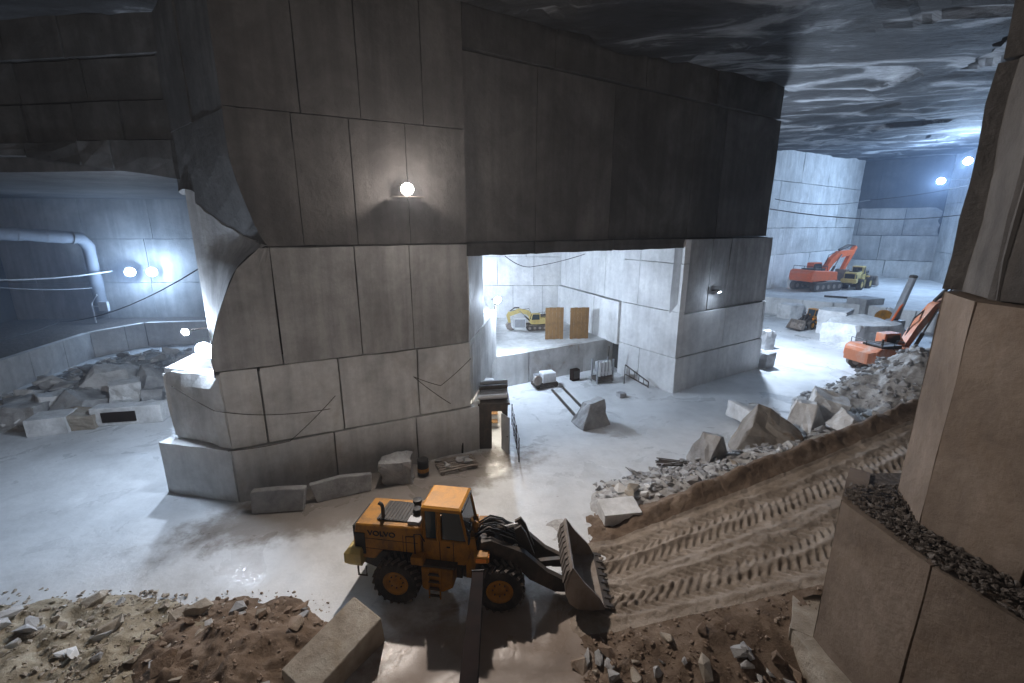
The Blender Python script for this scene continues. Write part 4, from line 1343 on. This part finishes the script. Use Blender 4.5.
# slabs at the foot of the centre pillar
def leaning_slab(name, P0, P1, h, th, lean, label, seed):
    r = random.Random(seed)
    L = (P1 - P0).length
    u = (P1 - P0).normalized()
    n = Vector((u.y, -u.x, 0))
    top = n * -lean
    pts = []
    for (s, hh) in ((0.0 + r.uniform(0, .1), 0), (1 - r.uniform(0.0, .05), 0), (1, h * r.uniform(.8, 1)), (0.0, h * r.uniform(.9, 1.1)), (0.5, h)):
        q = P0 + u * (L * s) + Vector((0, 0, hh)) + top * (hh / h)
        pts += [tuple(q), tuple(q + n * th)]
    o = MB().hull(pts).build(name, 'rock_grey', bevel=0.03)
    return tag(o, label, 'stone slab')


leaning_slab('stone_slab', gz(254, 510), gz(308, 506), 1.05, 0.35, 0.25, 'thick grey slab leaning at the foot of the pillar corner', 1)
leaning_slab('stone_slab', gz(311, 501), gz(373, 487), 0.95, 0.3, 0.25, 'long low grey slab right of the leaning corner slab', 2)
block('boulder', (379, 454, 412, 487), 0.0, 'dark grey rounded boulder at the pillar foot beside the barrel', 'rock_grey', 12, 0.2, (0, 0), 0.7, 0.45)
# left chamber boulders
LBX = [((70, 360, 128, 392), 1.0, 'pale humped boulder on top of the left chamber rubble', 'rock_white', SB),
       ((104, 378, 134, 404), 0.6, 'squarish pale boulder left of the dark leaning slab', 'rock_white', None),
       ((130, 362, 166, 395), 0.8, 'dark leaning slab boulder beside the pillar in the left chamber', 'rock_grey', SW),
       ((56, 384, 100, 415), 0.4, 'grey wedge boulder in the middle of the left chamber rubble', 'rock_grey', SW),
       ((2, 396, 42, 427), 0.0, 'grey rounded boulder with brown foot at the left picture edge', 'rock_grey', None),
       ((135, 384, 162, 404), 0.2, 'low grey block lying under the dark leaning slab boulder', 'rock_grey', None),
       ((26, 398, 62, 410), 0.6, 'flat pale slab boulder behind the white cut block', 'rock_white', None)]
for i, (px, zb, lab, m_, sh) in enumerate(LBX):
    block('boulder', px, zb, lab, m_, 40 + i, 0.3 + 0.37 * i, (0.08, 0.06), 0.75, 0.2, 'boulder', shape=sh)
block('cut_block', (25, 408, 64, 438), 0.0, 'white square cut block at the front of the left rubble', 'rock_white', 50, 0.35, (0, 0), 0.8, 0.03, 'stone block')
block('cut_block', (52, 408, 94, 432), 0.0, 'tan faced block lying right of the white cut block', 'rock_pale_tan', 51, 0.2, (0, 0), 0.6, 0.12, 'stone block')
P0, P1 = gz(92, 427), gz(163, 422)
o = MB().hull([(x, y, z) for x in (0, (P1 - P0).length) for y in (0, 1.0) for z in (0, 1.25)]).build('cut_block', 'rock_white', bevel=0.04)
o.location = P0
o.rotation_euler = (0, 0, math.atan2(P1.y - P0.y, P1.x - P0.x))
tag(o, 'long low white cut block with a dark recessed patch in front', 'stone block')
L_ = (P1 - P0).length
MB().box((L_ * 0.4, -0.03, 0.6), (2.0, 0.08, 0.7)).build('recess_patch', 'rust', o)  # flat dark panel on the front of the block
# blocks in the far yard
block('cut_block', (822, 306, 858, 339), 0.0, 'big white cut block beside the little yellow loader', 'rock_white', 60, 0.75, (0, 0), 0.9, 0.1, 'stone block')
block('cut_block', (853, 296, 882, 326), 0.0, 'grey cut block standing right of the big white block', 'rock_grey', 61, 0.3, (0, 0), 0.8, 0.04, 'stone block')
block('cut_block', (783, 303, 803, 321), 0.0, 'small white block left of the little yellow loader', 'rock_white', 62, 0.3, (0, 0), 0.9, 0.2, 'stone block')
block('boulder', (838, 316, 902, 352), 0.0, 'heaped white boulder in front of the far cut blocks', 'rock_white', 63, 0.2, (0, 0), 0.7, 0.35)
block('boulder', (762, 330, 774, 352), 0.0, 'grey boulder tucked behind the white niche pillar', 'rock_grey', 64, 0.2, (0, 0), 0.9, 0.3)
block('boulder', (758, 350, 776, 370), 0.0, 'low dark boulder at the foot of the white niche pillar', 'rock_grey', 65, 0.5, (0, 0), 0.9, 0.3)
block('cut_block', (790, 277, 803, 290), 2.5, 'tiny pale block at the tail of the bright orange excavator', 'rock_white', 66, 0.3, (0, 0), 0.8, 0.05, 'stone block')
block('stone', (617, 391, 627, 398), 0.0, 'lone small stone on the floor near the niche ladder', 'rock_grey', 67, 0.4, (0, 0), 0.9, 0.3, 'stone')

# stones on the heaps
r = random.Random(11)
n = 0
while n < 72:
    x = r.uniform(-21, -8.5); y = r.uniform(9.3, 13.4)
    h = float(h_pale(np.array(x), np.array(y)))
    if h < -0.05: continue
    n += 1
    s = 0.3 + 0.75 * r.random() ** 2
    stone((x, y, h + 0.16 * s), s, r.choice(['rock_pale_tan', 'rock_pale_tan', 'rock_grey', 'rock_grey', 'rock_white']), 1000 + n, 'pale broken stone on the gravel heap in the bottom left corner', 'stones on the pale gravel heap')
n = 0
while n < 48:
    x = r.uniform(-12.3, -4.8); y = r.uniform(8.8, 13.2)
    h = float(h_brown(np.array(x), np.array(y)))
    if h < -0.02 or abs(x + 5.1) < 1.5 and y < 12.5: continue
    n += 1
    s = 0.22 + 0.6 * r.random() ** 2
    stone((x, y, h + 0.14 * s), s, r.choice(['rock_brown', 'rock_brown', 'rock_pale_tan', 'rock_grey']), 2000 + n, 'brown stone half sunk in the foreground dirt heap', 'stones on the brown dirt heap')
n = 0
while n < 64:
    S_ = r.uniform(0.08, 0.6); T_ = r.uniform(-0.75, -0.12)
    if T_ > -0.3 and r.random() < 0.7: continue
    X, Y, Z = ramp_xyz(np.array([S_]), np.array([T_]))
    if X[0] > 8.2: continue
    n += 1
    s = 0.26 + 0.62 * r.random() ** 1.5
    stone((X[0], Y[0], Z[0] + 0.15 * s), s, r.choice(['rock_brown', 'rock_grey', 'rock_pale_tan']), 3000 + n, 'loose stone on the dark dirt bank at the bottom right', 'stones on the dirt bank')
n = 0
while n < 60:
    u = r.uniform(0, 23); w = r.gauss(0.6, 1.1)
    x = 3.0 + u * 0.955 - w * 0.296; y = 18.0 + u * 0.296 + w * 0.955
    if x < 4.2: continue
    h = float(h_berm(np.array(x), np.array(y)))
    if h < -0.08: continue
    n += 1
    s = 0.3 + 0.8 * r.random() ** 2
    stone((x, y, h + 0.15 * s), s, r.choice(['rock_white', 'rock_grey', 'rock_pale_tan']), 4000 + n, 'broken stone in the rubble ridge along the ramp', 'stones of the rubble ridge')
n = 0
while n < 56:
    x = r.uniform(-42, -25); y = r.uniform(27, 48)
    h = float(h_left(np.array(x), np.array(y)))
    if h < -0.1: continue
    n += 1
    s = 0.7 + 1.4 * r.random() ** 1.6
    stone((x, y, h + 0.15 * s), s, r.choice(['rock_white', 'rock_grey']), 5000 + n, 'pale stone in the rubble bank of the left chamber', 'stones of the left chamber rubble')


def spill(n, sampler, name, mat, label, cat, lo_, hi_):
    pts = []
    k = 0
    while len(pts) < n and k < n * 20:
        k += 1
        p = sampler()
        if p is not None: pts.append(p)
    pebble_stuff(name, pts, mat, label, cat, lo_, hi_)


def samp(hf, xr, yr, thr=-0.06):
    def f():
        x, y = r.uniform(*xr), r.uniform(*yr)
        h = float(hf(np.array(x), np.array(y)))
        return (x, y, max(h, -0.02)) if h > thr else None
    return f


def samp_ramp():
    S_ = r.uniform(0.05, 0.6); T_ = r.uniform(-0.85, 0.0)
    X, Y, Z = ramp_xyz(np.array([S_]), np.array([T_]))
    return (X[0], Y[0], Z[0])


spill(1600, samp(h_pale, (-22, -8), (9, 14), -0.14), 'gravel', 'rock_pale_tan', 'fine pale gravel spilled over the bottom left heap', bpy.data.objects['gravel_heap'], 0.06, 0.28)
spill(700, samp(h_brown, (-12.5, -4.2), (8.5, 14), -0.14), 'gravel', 'rock_brown', 'fine brown gravel spilled over the foreground dirt heap', bpy.data.objects['dirt_heap'], 0.04, 0.2)
spill(1300, samp_ramp, 'gravel', 'rock_brown', 'fine dark gravel scattered on the bank below the ramp', bpy.data.objects['dirt_slope'], 0.04, 0.22)
spill(2100, samp(h_berm, (4.2, 29), (16, 31), -0.08), 'gravel', 'rock_grey', 'fine grey gravel between the boulders of the rubble ridge', bpy.data.objects['rubble_ridge'], 0.1, 0.55)
spill(1800, samp(h_right, (19, 37), (22, 36), 0), 'gravel', 'rock_grey', 'grey gravel covering the tall rubble heap by the excavator', bpy.data.objects['rubble_heap'], 0.12, 0.7)
spill(700, samp(h_left, (-43, -24), (26, 49)), 'gravel', 'rock_white', 'pale gravel filling the left chamber rubble bank', bpy.data.objects['rubble_bank'], 0.2, 0.75)


def samp_ledge():
    y = r.uniform(5.0, 11.4)
    xo = np.interp(y, [5, 6.4, 8.3, 10.8, 11.6], [9.7, 9.55, 9.03, 8.85, 9.5]); xi = np.interp(y, [5, 7.75, 9.6, 11.2, 11.6], [10.45, 10.35, 9.86, 10.66, 10.9])
    return (xo + 0.06 + (xi - xo) * r.random() ** 0.85, y, 5.94)


spill(1300, samp_ledge, 'gravel', 'gravel_dark', 'dark gravel lying on the ledge of the near right pillar', bpy.data.objects['wall_right'], 0.05, 0.22)

# ------------------------------------------------------------------ rusty beam reaching out from the ledge
bd = (Vector((-0.74, 8.3, 5.6)) - Vector((-0.45, 2.0, 8.15)))
bq = bd.to_track_quat('Y', 'Z').to_matrix()
Lb = bd.length
bmb = MB().box((0, Lb / 2, 0.11), (0.24, Lb, 0.03)).box((0, Lb / 2, -0.11), (0.24, Lb, 0.03)).box((0, Lb / 2, 0), (0.2, Lb, 0.22))
bmb.v = [tuple(bq @ Vector(v)) for v in bmb.v]
o = bmb.build('steel_beam', 'rust')
o.location = (-0.45, 2.0, 8.15)
tag(o, 'rusty steel beam sticking up at the bottom centre before the loader', 'steel beam')
cap = MB().box((0, Lb + 0.015, 0), (0.27, 0.04, 0.3))
cap.v = [tuple(bq @ Vector(v)) for v in cap.v]
cap.build('end_plate', 'dark_steel', o)

# ------------------------------------------------------------------ hut in the corner of the pillar with a lit doorway
hx, hy = -1.75, 24.9
hut = empty('hut', (hx, hy, 0), math.radians(4))
MB().box((0.15, 0.12, 1.4), (0.8, 0.16, 2.85)).build('front_wall', 'dark_steel', hut)
MB().box((1.32, 0.12, 1.4), (0.35, 0.16, 2.85)).build('front_wall', 'dark_steel', hut)
MB().box((0.85, 0.12, 2.6), (0.6, 0.16, 0.45)).build('lintel', 'dark_steel', hut)
MB().box((1.45, 1.6, 1.4), (0.12, 3.0, 2.85)).build('side_wall', 'dark_steel', hut)
MB().box((0.75, 3.1, 1.4), (1.5, 0.12, 2.85)).build('back_wall', 'white_metal', hut)
MB().box((0.75, 1.5, 2.9), (1.75, 3.3, 0.12)).build('roof', 'dark_steel', hut)
dl = MB().box((0.45, -0.02, 1.15), (0.9, 0.06, 2.3)).build('door', 'grey_metal', hut)
dl.location = (1.15, 0.0, 0.0); dl.rotation_euler = (0, 0, math.radians(-62))
MB().box((0.75, -0.08, 1.1), (0.12, 0.06, 0.04)).build('handle', 'dark_steel', dl)
for k in range(3):
    MB().box((0.55, 2.6, 0.6 + k * 0.6), (0.9, 0.5, 0.05)).build('shelf', 'plywood', hut)
MB().box((0.85, 1.5, 2.78), (0.2, 0.9, 0.08)).build('strip_lamp', 'room_light', hut)
tag(hut, 'dark metal hut with a lit open doorway beside the centre pillar', 'hut')
pl_ = point_light('light_hut', (hx + 0.75, hy + 1.2, 2.5), 260, (1, 0.93, 0.8), 0.15)
for k in range(6):
    y0 = 0.3 + k * 0.42
    o = MB().tube([(-0.2 + 0.1 * (k % 2), y0, 0), (1.5, y0 + 0.25, 0.02)], 0.2 if k % 2 else 0.15, 12).build('pipe', ['white_metal', 'grey_metal', 'dark_steel'][k % 3])
    o.location = (hx - 0.05, hy, 3.0 + 0.16 + 0.3 * (k in (2, 4)))
    tag(o, 'short pipe lying in the pile on the hut roof', 'pipe', 'pipes on the hut roof')
# thin mesh fence beside the hut
fe = empty('mesh_fence', gz(519, 462))
ft = gz(512, 425) - gz(519, 462)
for k in range(4):
    MB().tube([tuple(ft * (k / 3)), tuple(ft * (k / 3) + Vector((0, 0, 1.5)))], 0.035, 6).build('post', 'dark_steel', fe)
for k in range(4):
    MB().tube([(0, 0, 0.2 + k * 0.4), tuple(ft + Vector((0, 0, 0.2 + k * 0.4)))], 0.02, 5).build('rail', 'dark_steel', fe)
tag(fe, 'dark wire fence on the floor right of the lit hut doorway', 'fence')

# ------------------------------------------------------------------ barrel, pallet of scrap, standing pipe
b0 = gz(423.5, 474)
o = MB().lathe([(0, 0), (0.28, 0), (0.3, 0.04), (0.29, 0.3), (0.3, 0.32), (0.29, 0.6), (0.3, 0.88), (0.27, 0.9), (0, 0.88)], (0, 0, 0), 'z', 20).build('barrel', 'black', None, True)
o.location = b0
tag(o, 'black barrel with a yellow band at the pillar foot', 'barrel')
MB().lathe([(0.305, 0.2), (0.305, 0.42)], (0, 0, 0), 'z', 20).build('band', 'yellow_paint', o)
pb = gz(455, 472)
pal = empty('pallet', pb + Vector((0, 0.7, 0)), math.radians(24))
for k in range(6):
    MB().box((0, -0.6 + k * 0.24, 0.16), (2.2, 0.16, 0.04)).build('board', 'worn_steel', pal)
for k in range(3):
    MB().box((-0.95 + k * 0.95, 0, 0.07), (0.12, 1.4, 0.14)).build('bearer', 'worn_steel', pal)
tag(pal, 'low pallet loaded with grey scrap next to the barrel', 'pallet')
r = random.Random(77)
for k in range(9):
    q = Matrix.Rotation(math.radians(24), 3, 'Z') @ Vector((r.uniform(-0.95, 0.95), r.uniform(-0.4, 0.45), 0.3))
    stone(pb + Vector((0, 0.7, 0)) + q, r.uniform(0.35, 0.7), 'rock_grey', 600 + k, 'lump of grey scrap stone on the pallet', 'scrap on the pallet')
q = gz(462.5, 453)
o = MB().tube([(0, 0, 0), (0.02, 0.25, 1.15)], 0.06, 8).build('standing_pipe', 'black')
o.location = q
MB().lathe([(0.065, 0), (0.09, 0.0), (0.09, 0.08), (0.065, 0.08)], (0.02, 0.25, 1.07), 'z', 10).build('collar', 'dark_steel', o)
tag(o, 'short black pipe leaning upright against the pillar foot', 'pipe')

# ------------------------------------------------------------------ machines in the niche
wb = gz(545, 389)
ws = empty('wire_saw', wb + Vector((0, 0.6, 0)), math.radians(20))
MB().box((0, 0, 0.3), (2.0, 1.1, 0.25)).build('chassis', 'dark_steel', ws)
MB().box((0.25, 0, 0.85), (1.2, 0.9, 0.85)).build('motor_cover', 'white_metal', ws, bevel=0.06)
MB().lathe([(0, -0.08), (0.38, -0.08), (0.42, 0), (0.38, 0.08), (0, 0.08)], (-0.85, -0.55, 0.8), 'y', 20).build('drive_wheel', 'worn_steel', ws)
MB().box((-0.6, 0.2, 0.8), (0.4, 0.5, 0.6)).build('control_box', 'grey_metal', ws)
for x in (-0.8, 0.8):
    for y in (-0.5, 0.5):
        MB().lathe([(0, -0.05), (0.17, -0.05), (0.17, 0.05), (0, 0.05)], (x, y, 0.2), 'y', 12).build('rail_wheel', 'dark_steel', ws)
tag(ws, 'white wire saw machine on wheels at the head of the floor rails', 'wire saw')
for (a_, b_, lab) in (((552, 390), (586, 428), 'left rail of the wire saw track on the floor'), ((562, 387), (598, 424), 'right rail of the wire saw track on the floor')):
    A_, B_ = gz(*a_), gz(*b_)
    d_ = (B_ - A_)
    o = MB().box((d_.length / 2, 0, 0.05), (d_.length, 0.12, 0.1)).box((d_.length / 2, 0, 0.02), (d_.length, 0.26, 0.03)).build('rail', 'dark_steel')
    o.location = A_
    o.rotation_euler = (0, 0, math.atan2(d_.y, d_.x))
    tag(o, lab, 'rail')
gb = gz(603, 383)
ge = empty('drilling_machine', gb + Vector((0, 0.5, 0)), math.radians(25))
for x in (-0.8, 0.8):
    for y in (-0.4, 0.4):
        MB().box((x, y, 1.0), (0.12, 0.12, 2.0)).build('frame_post', 'grey_metal', ge)
MB().box((0, 0, 0.35), (1.7, 0.9, 0.3)).build('base', 'dark_steel', ge)
MB().box((0, 0, 1.35), (1.2, 0.7, 0.9)).build('engine', 'grey_metal', ge, bevel=0.08)
for k in range(4):
    MB().lathe([(0, 0), (0.12, 0), (0.14, 1.1), (0.05, 1.3), (0, 1.3)], (-0.5 + k * 0.33, -0.3, 0.6), 'z', 10).build('cylinder', 'white_metal', ge)
MB().tube([(0.85, 0.45, 0.2), (0.95, 0.5, 2.9)], 0.06, 6).build('mast', 'dark_steel', ge)
tag(ge, 'grey drilling machine on a frame before the niche bench', 'machine')
A_ = gz(624, 384)
la = empty('ladder_rail', A_, math.radians(-28))
MB().tube([(0, 0, 1.7), (2.0, 0, 0.5)], 0.05, 6).build('top_rail', 'dark_steel', la)
MB().tube([(0, 0, 0.9), (2.0, 0, 0.1)], 0.05, 6).build('bottom_rail', 'dark_steel', la)
for k in range(6):
    x = k * 0.4
    MB().tube([(x, 0, 0.9 - 0.4 * x if k else 0.0), (x, 0, 1.7 - 0.6 * x)], 0.035, 6).build('bar', 'dark_steel', la)
MB().tube([(2.0, 0, 0.0), (2.0, 0, 0.55)], 0.05, 6).build('end_post', 'dark_steel', la)
tag(la, 'dark metal railing sloping at the foot of the niche right wall', 'railing')
o = MB().box((0, 0, 0.5), (0.75, 0.5, 1.0)).build('crate', 'rust', None, bevel=0.03)
o.location = gz(575, 381) + Vector((0, 0.25, 0))
o.rotation_euler = (0, 0, 0.5)
tag(o, 'small rust brown box against the niche bench front', 'box')
MB().box((0, -0.26, 0.55), (0.6, 0.02, 0.7)).build('lid_panel', 'dark_steel', o)
# wooden boards on the bench
for (x0, x1, yb, yt, lab) in ((544, 564, 339.5, 308, 'left brown wooden board hoarding standing on the niche bench'), (568.5, 589, 339.0, 308, 'right brown wooden board hoarding standing on the niche bench')):
    A_, B_ = gz(x0 + 1, yb, 2.68), gz(x1 - 1, yb - 0.6, 2.68)
    W_ = (B_ - A_).length
    zc = depth_of(A_)
    Hh = (yb - yt) * zc / F / math.cos(0.2)
    bo_ = empty('board_hoarding', A_, math.atan2(B_.y - A_.y, B_.x - A_.x))
    nb = 5
    for k in range(nb):
        MB().box(((k + 0.5) * W_ / nb, 0, Hh / 2 + 0.02 * (k % 2)), (W_ / nb - 0.015, 0.04, Hh)).build('plank', 'plywood', bo_)
    for zz in (0.35, Hh - 0.35):
        MB().box((W_ / 2, 0.05, zz), (W_, 0.06, 0.12)).build('batten', 'plywood', bo_)
    MB().tube([(W_ * 0.5, 0.05, Hh * 0.8), (W_ * 0.5, 1.3, 0.03)], 0.05, 4).build('prop', 'plywood', bo_)
    tag(bo_, lab, 'wooden board')
A_ = gz(520, 331, 2.68)
g2 = empty('generator', A_, 0.1)
MB().box((0, 0.4, 0.75), (1.1, 0.8, 0.8)).build('housing', 'grey_metal', g2, bevel=0.05)
for x in (-0.55, 0.55):
    for y in (0.0, 0.8):
        MB().box((x, y, 0.6), (0.07, 0.07, 1.2)).build('frame_post', 'white_metal', g2)
MB().box((0, 0.4, 1.22), (1.25, 0.95, 0.06)).build('top', 'white_metal', g2)
tag(g2, 'grey framed generator on the niche bench left of the boards', 'generator')

# ------------------------------------------------------------------ drill mast and reel in the far yard
mb_ = gz(887, 338, 0)
dr = empty('drill_rig', mb_, math.radians(10))
MB().box((0, 0, 0.7), (3.2, 2.2, 1.0)).build('base', 'grey_metal', dr, bevel=0.08)
MB().box((0.4, -0.2, 1.7), (1.4, 1.4, 1.1)).build('engine', 'grey_metal', dr, bevel=0.08)
MB().tube([(0.2, 0, 1.4), (1.9, 0, 7.2)], [0.42, 0.36], 10).build('mast', 'grey_metal', dr)
MB().lathe([(0, 0), (0.4, 0), (0.42, 0.2), (0.3, 0.35), (0, 0.4)], (1.9, 0, 7.1), 'z', 10).build('mast_head', 'dark_steel', dr)
MB().tube([(-0.8, -0.5, 1.5), (1.2, -0.2, 4.6)], 0.12, 8).build('brace', 'orange_paint', dr)
for y in (-0.9, 0.9):
    MB().box((0, y, 0.3), (3.4, 0.5, 0.6)).build('track', 'dark_steel', dr)
tag(dr, 'grey drill rig with a tall dark leaning mast in the far yard', 'drill rig')
rb = gz(881, 327, 0)
rl = empty('hose_reel', rb, math.radians(-20))
MB().box((0.9, 0, 1.3), (0.25, 1.6, 2.6)).build('frame', 'white_metal', rl)
MB().box((0.2, 0, 0.2), (1.8, 1.6, 0.4)).build('base', 'white_metal', rl)
MB().lathe([(0, -0.2), (0.95, -0.2), (1.0, 0), (0.95, 0.2), (0, 0.2)], (-0.1, -0.4, 1.4), 'y', 20).build('reel', 'yellow_paint', rl)
tag(rl, 'yellow reel on a white frame beside the drill rig', 'reel')
A_ = gz(824, 297, 2.5)
o = MB().tube([(0, 0, 0.15), (5.2, -3.4, 0.15)], 0.15, 8).build('timber_beam', 'dark_steel')
o.location = A_
MB().box((2.6, -1.7, 0.1), (0.5, 0.5, 0.2)).build('chock', 'dark_steel', o)
tag(o, 'dark beam lying on the edge of the far white platform', 'beam')

# ------------------------------------------------------------------ ventilation duct, poles and cables
d0, d1, d2, d3 = gd(-40, 231, 42), gd(80, 238, 50), gd(88, 246, 51), gd(103, 312, 53.0)
dm_ = MB()
pts = []
for a_, b_, n_ in ((d0, d1, 12), (d1, d2, 3), (d2, d3, 8)):
    for k in range(n_):
        pts.append(a_ + (b_ - a_) * (k / n_))
pts.append(d3)
rr = random.Random(5)
dm_.tube(pts, [0.6 + rr.uniform(-0.06, 0.06) for _ in pts], 12)
o = dm_.build('ventilation_duct', 'duct_cloth', None, True)
tag(o, 'pale fabric ventilation duct hanging across the left chamber and turning down', 'duct')
rings = MB()
for k in range(2, 12, 3):
    rings.tube([pts[k] - Vector((0, 0, 0)), pts[k] + (pts[k + 1] - pts[k]).normalized() * 0.12], 0.68, 12)
rings.build('clamp_rings', 'grey_metal', o)


def cable(px_pts, label, r_=0.03, mat='black', n=10):
    P = [Vector(p) for p in px_pts]
    pts = []
    for a_, b_ in zip(P[:-1], P[1:]):
        s = (b_ - a_).length * 0.025
        for k in range(n):
            t = k / n
            pts.append(a_ + (b_ - a_) * t - Vector((0, 0, 4 * s * t * (1 - t))))
    pts.append(P[-1])
    o = MB().tube(pts, r_, 5).build('cable', mat)
    return tag(o, label, 'cable')


nf = Vector((0.45, -0.89, 0)) * 0.12
cp = lambda x, y: on_plane(x, y, C1, C2u) + nf
cable([gd(-20, 280, 40), gd(112, 271, 52)], 'upper bright cable running to the paired floodlights', 0.07, 'white_metal')
cable([gd(-20, 286, 40), gd(92, 288, 50)], 'lower pale cable in the left chamber below the bright one', 0.05, 'grey_metal')
cable([gd(-20, 345, 38), gd(60, 322, 46), gd(200, 268, 30)], 'long dark cable crossing the left chamber up to the pillar flank', 0.04)
cable([cp(172, 385), cp(215, 410), cp(262, 414), cp(330, 408)], 'thin cable along the second course near the pillar corner', 0.02, 'dark_steel')
cable([cp(228, 450), cp(290, 440), cp(335, 395)], 'thin looping cable low at the left of the centre pillar', 0.02, 'dark_steel')
cable([cp(413, 376), cp(440, 385), cp(470, 358)], 'slack cable on the second course near the pillar right edge', 0.02, 'dark_steel')
cable([cp(413, 376), cp(450, 403)], 'short straight cable falling from the slack cable', 0.02, 'dark_steel')
cable([gd(770, 209, 52), gd(975, 213, 66)], 'dark cable strung across the far right chamber', 0.06)
cable([gd(775, 199, 60), gd(870, 200, 75), gd(985, 182, 68)], 'upper thin cable across the far right chamber', 0.05)
cable([gd(505, 256, 36), gd(530, 267, 45), gd(585, 254, 44)], 'slack cable hanging across the top of the lit niche', 0.03)
tp = gz(96, 322, 2.4)
po = empty('lamp_pole', (tp.x, tp.y, 2.3))
MB().tube([(0, 0, 0), (0, 0, 2.2), (0.8, 0, 3.2)], 0.07, 6).build('pole', 'white_metal', po)
MB().box((1.3, 0, 1.9), (1.0, 0.3, 1.0)).build('switch_box', 'white_metal', po)
MB().tube([(0, 0, 1.9), (0.85, 0, 1.9)], 0.05, 6).build('arm', 'white_metal', po)
tag(po, 'pale bent pole with a switch box behind the low white wall', 'pole')

# ------------------------------------------------------------------ bundle of rods beside the pointed boulder
A_ = gz(688, 466, 0)
rods = empty('rod_bundle', (A_.x, A_.y, 0.03), 0)
rr = random.Random(9)
for k in range(8):
    an = math.radians(160 + rr.uniform(-14, 14))
    y0 = rr.uniform(-0.25, 0.35)
    MB().tube([(0.2, y0, 0.04 + 0.03 * (k % 3)), (0.2 + 2.0 * math.cos(an), y0 + 2.0 * math.sin(an) * 0.5, 0.05)], 0.03, 5).build('rod', 'dark_steel', rods)
tag(rods, 'bundle of thin dark rods on the floor left of the pointed boulder', 'rods')

# ------------------------------------------------------------------ dusty air of the two chambers
def haze(name, lo_, hi_, density, col, label):
    m = bpy.data.materials.new(name)
    m.use_nodes = True
    nt = m.node_tree
    nt.nodes.remove(nt.nodes['Principled BSDF'])
    v = nt.nodes.new('ShaderNodeVolumeScatter')
    v.inputs['Color'].default_value = (col[0], col[1], col[2], 1)
    v.inputs['Density'].default_value = density
    v.inputs['Anisotropy'].default_value = 0.3
    nt.links.new(v.outputs[0], nt.nodes['Material Output'].inputs['Volume'])
    c = [(a + b) / 2 for a, b in zip(lo_, hi_)]; d = [b - a for a, b in zip(lo_, hi_)]
    o = MB().box(c, d).build(name, None)
    o.data.materials.append(m)
    tag(o, label, 'haze', None, 'stuff')


haze('haze', (-17.4, -7.5, 0.2), (27.9, 49, 23), 0.0006, (0.9, 0.93, 1.0), 'thin dusty air in the main hall')
haze('haze', (-60, 26.5, 0.2), (-17.5, 55, 15.8), 0.009, (0.6, 0.75, 1.0), 'bluish dusty haze hanging in the left chamber')
haze('haze', (28, 50, 0.2), (90, 104, 27), 0.004, (0.6, 0.75, 1.0), 'bluish dusty haze hanging in the far right chamber')
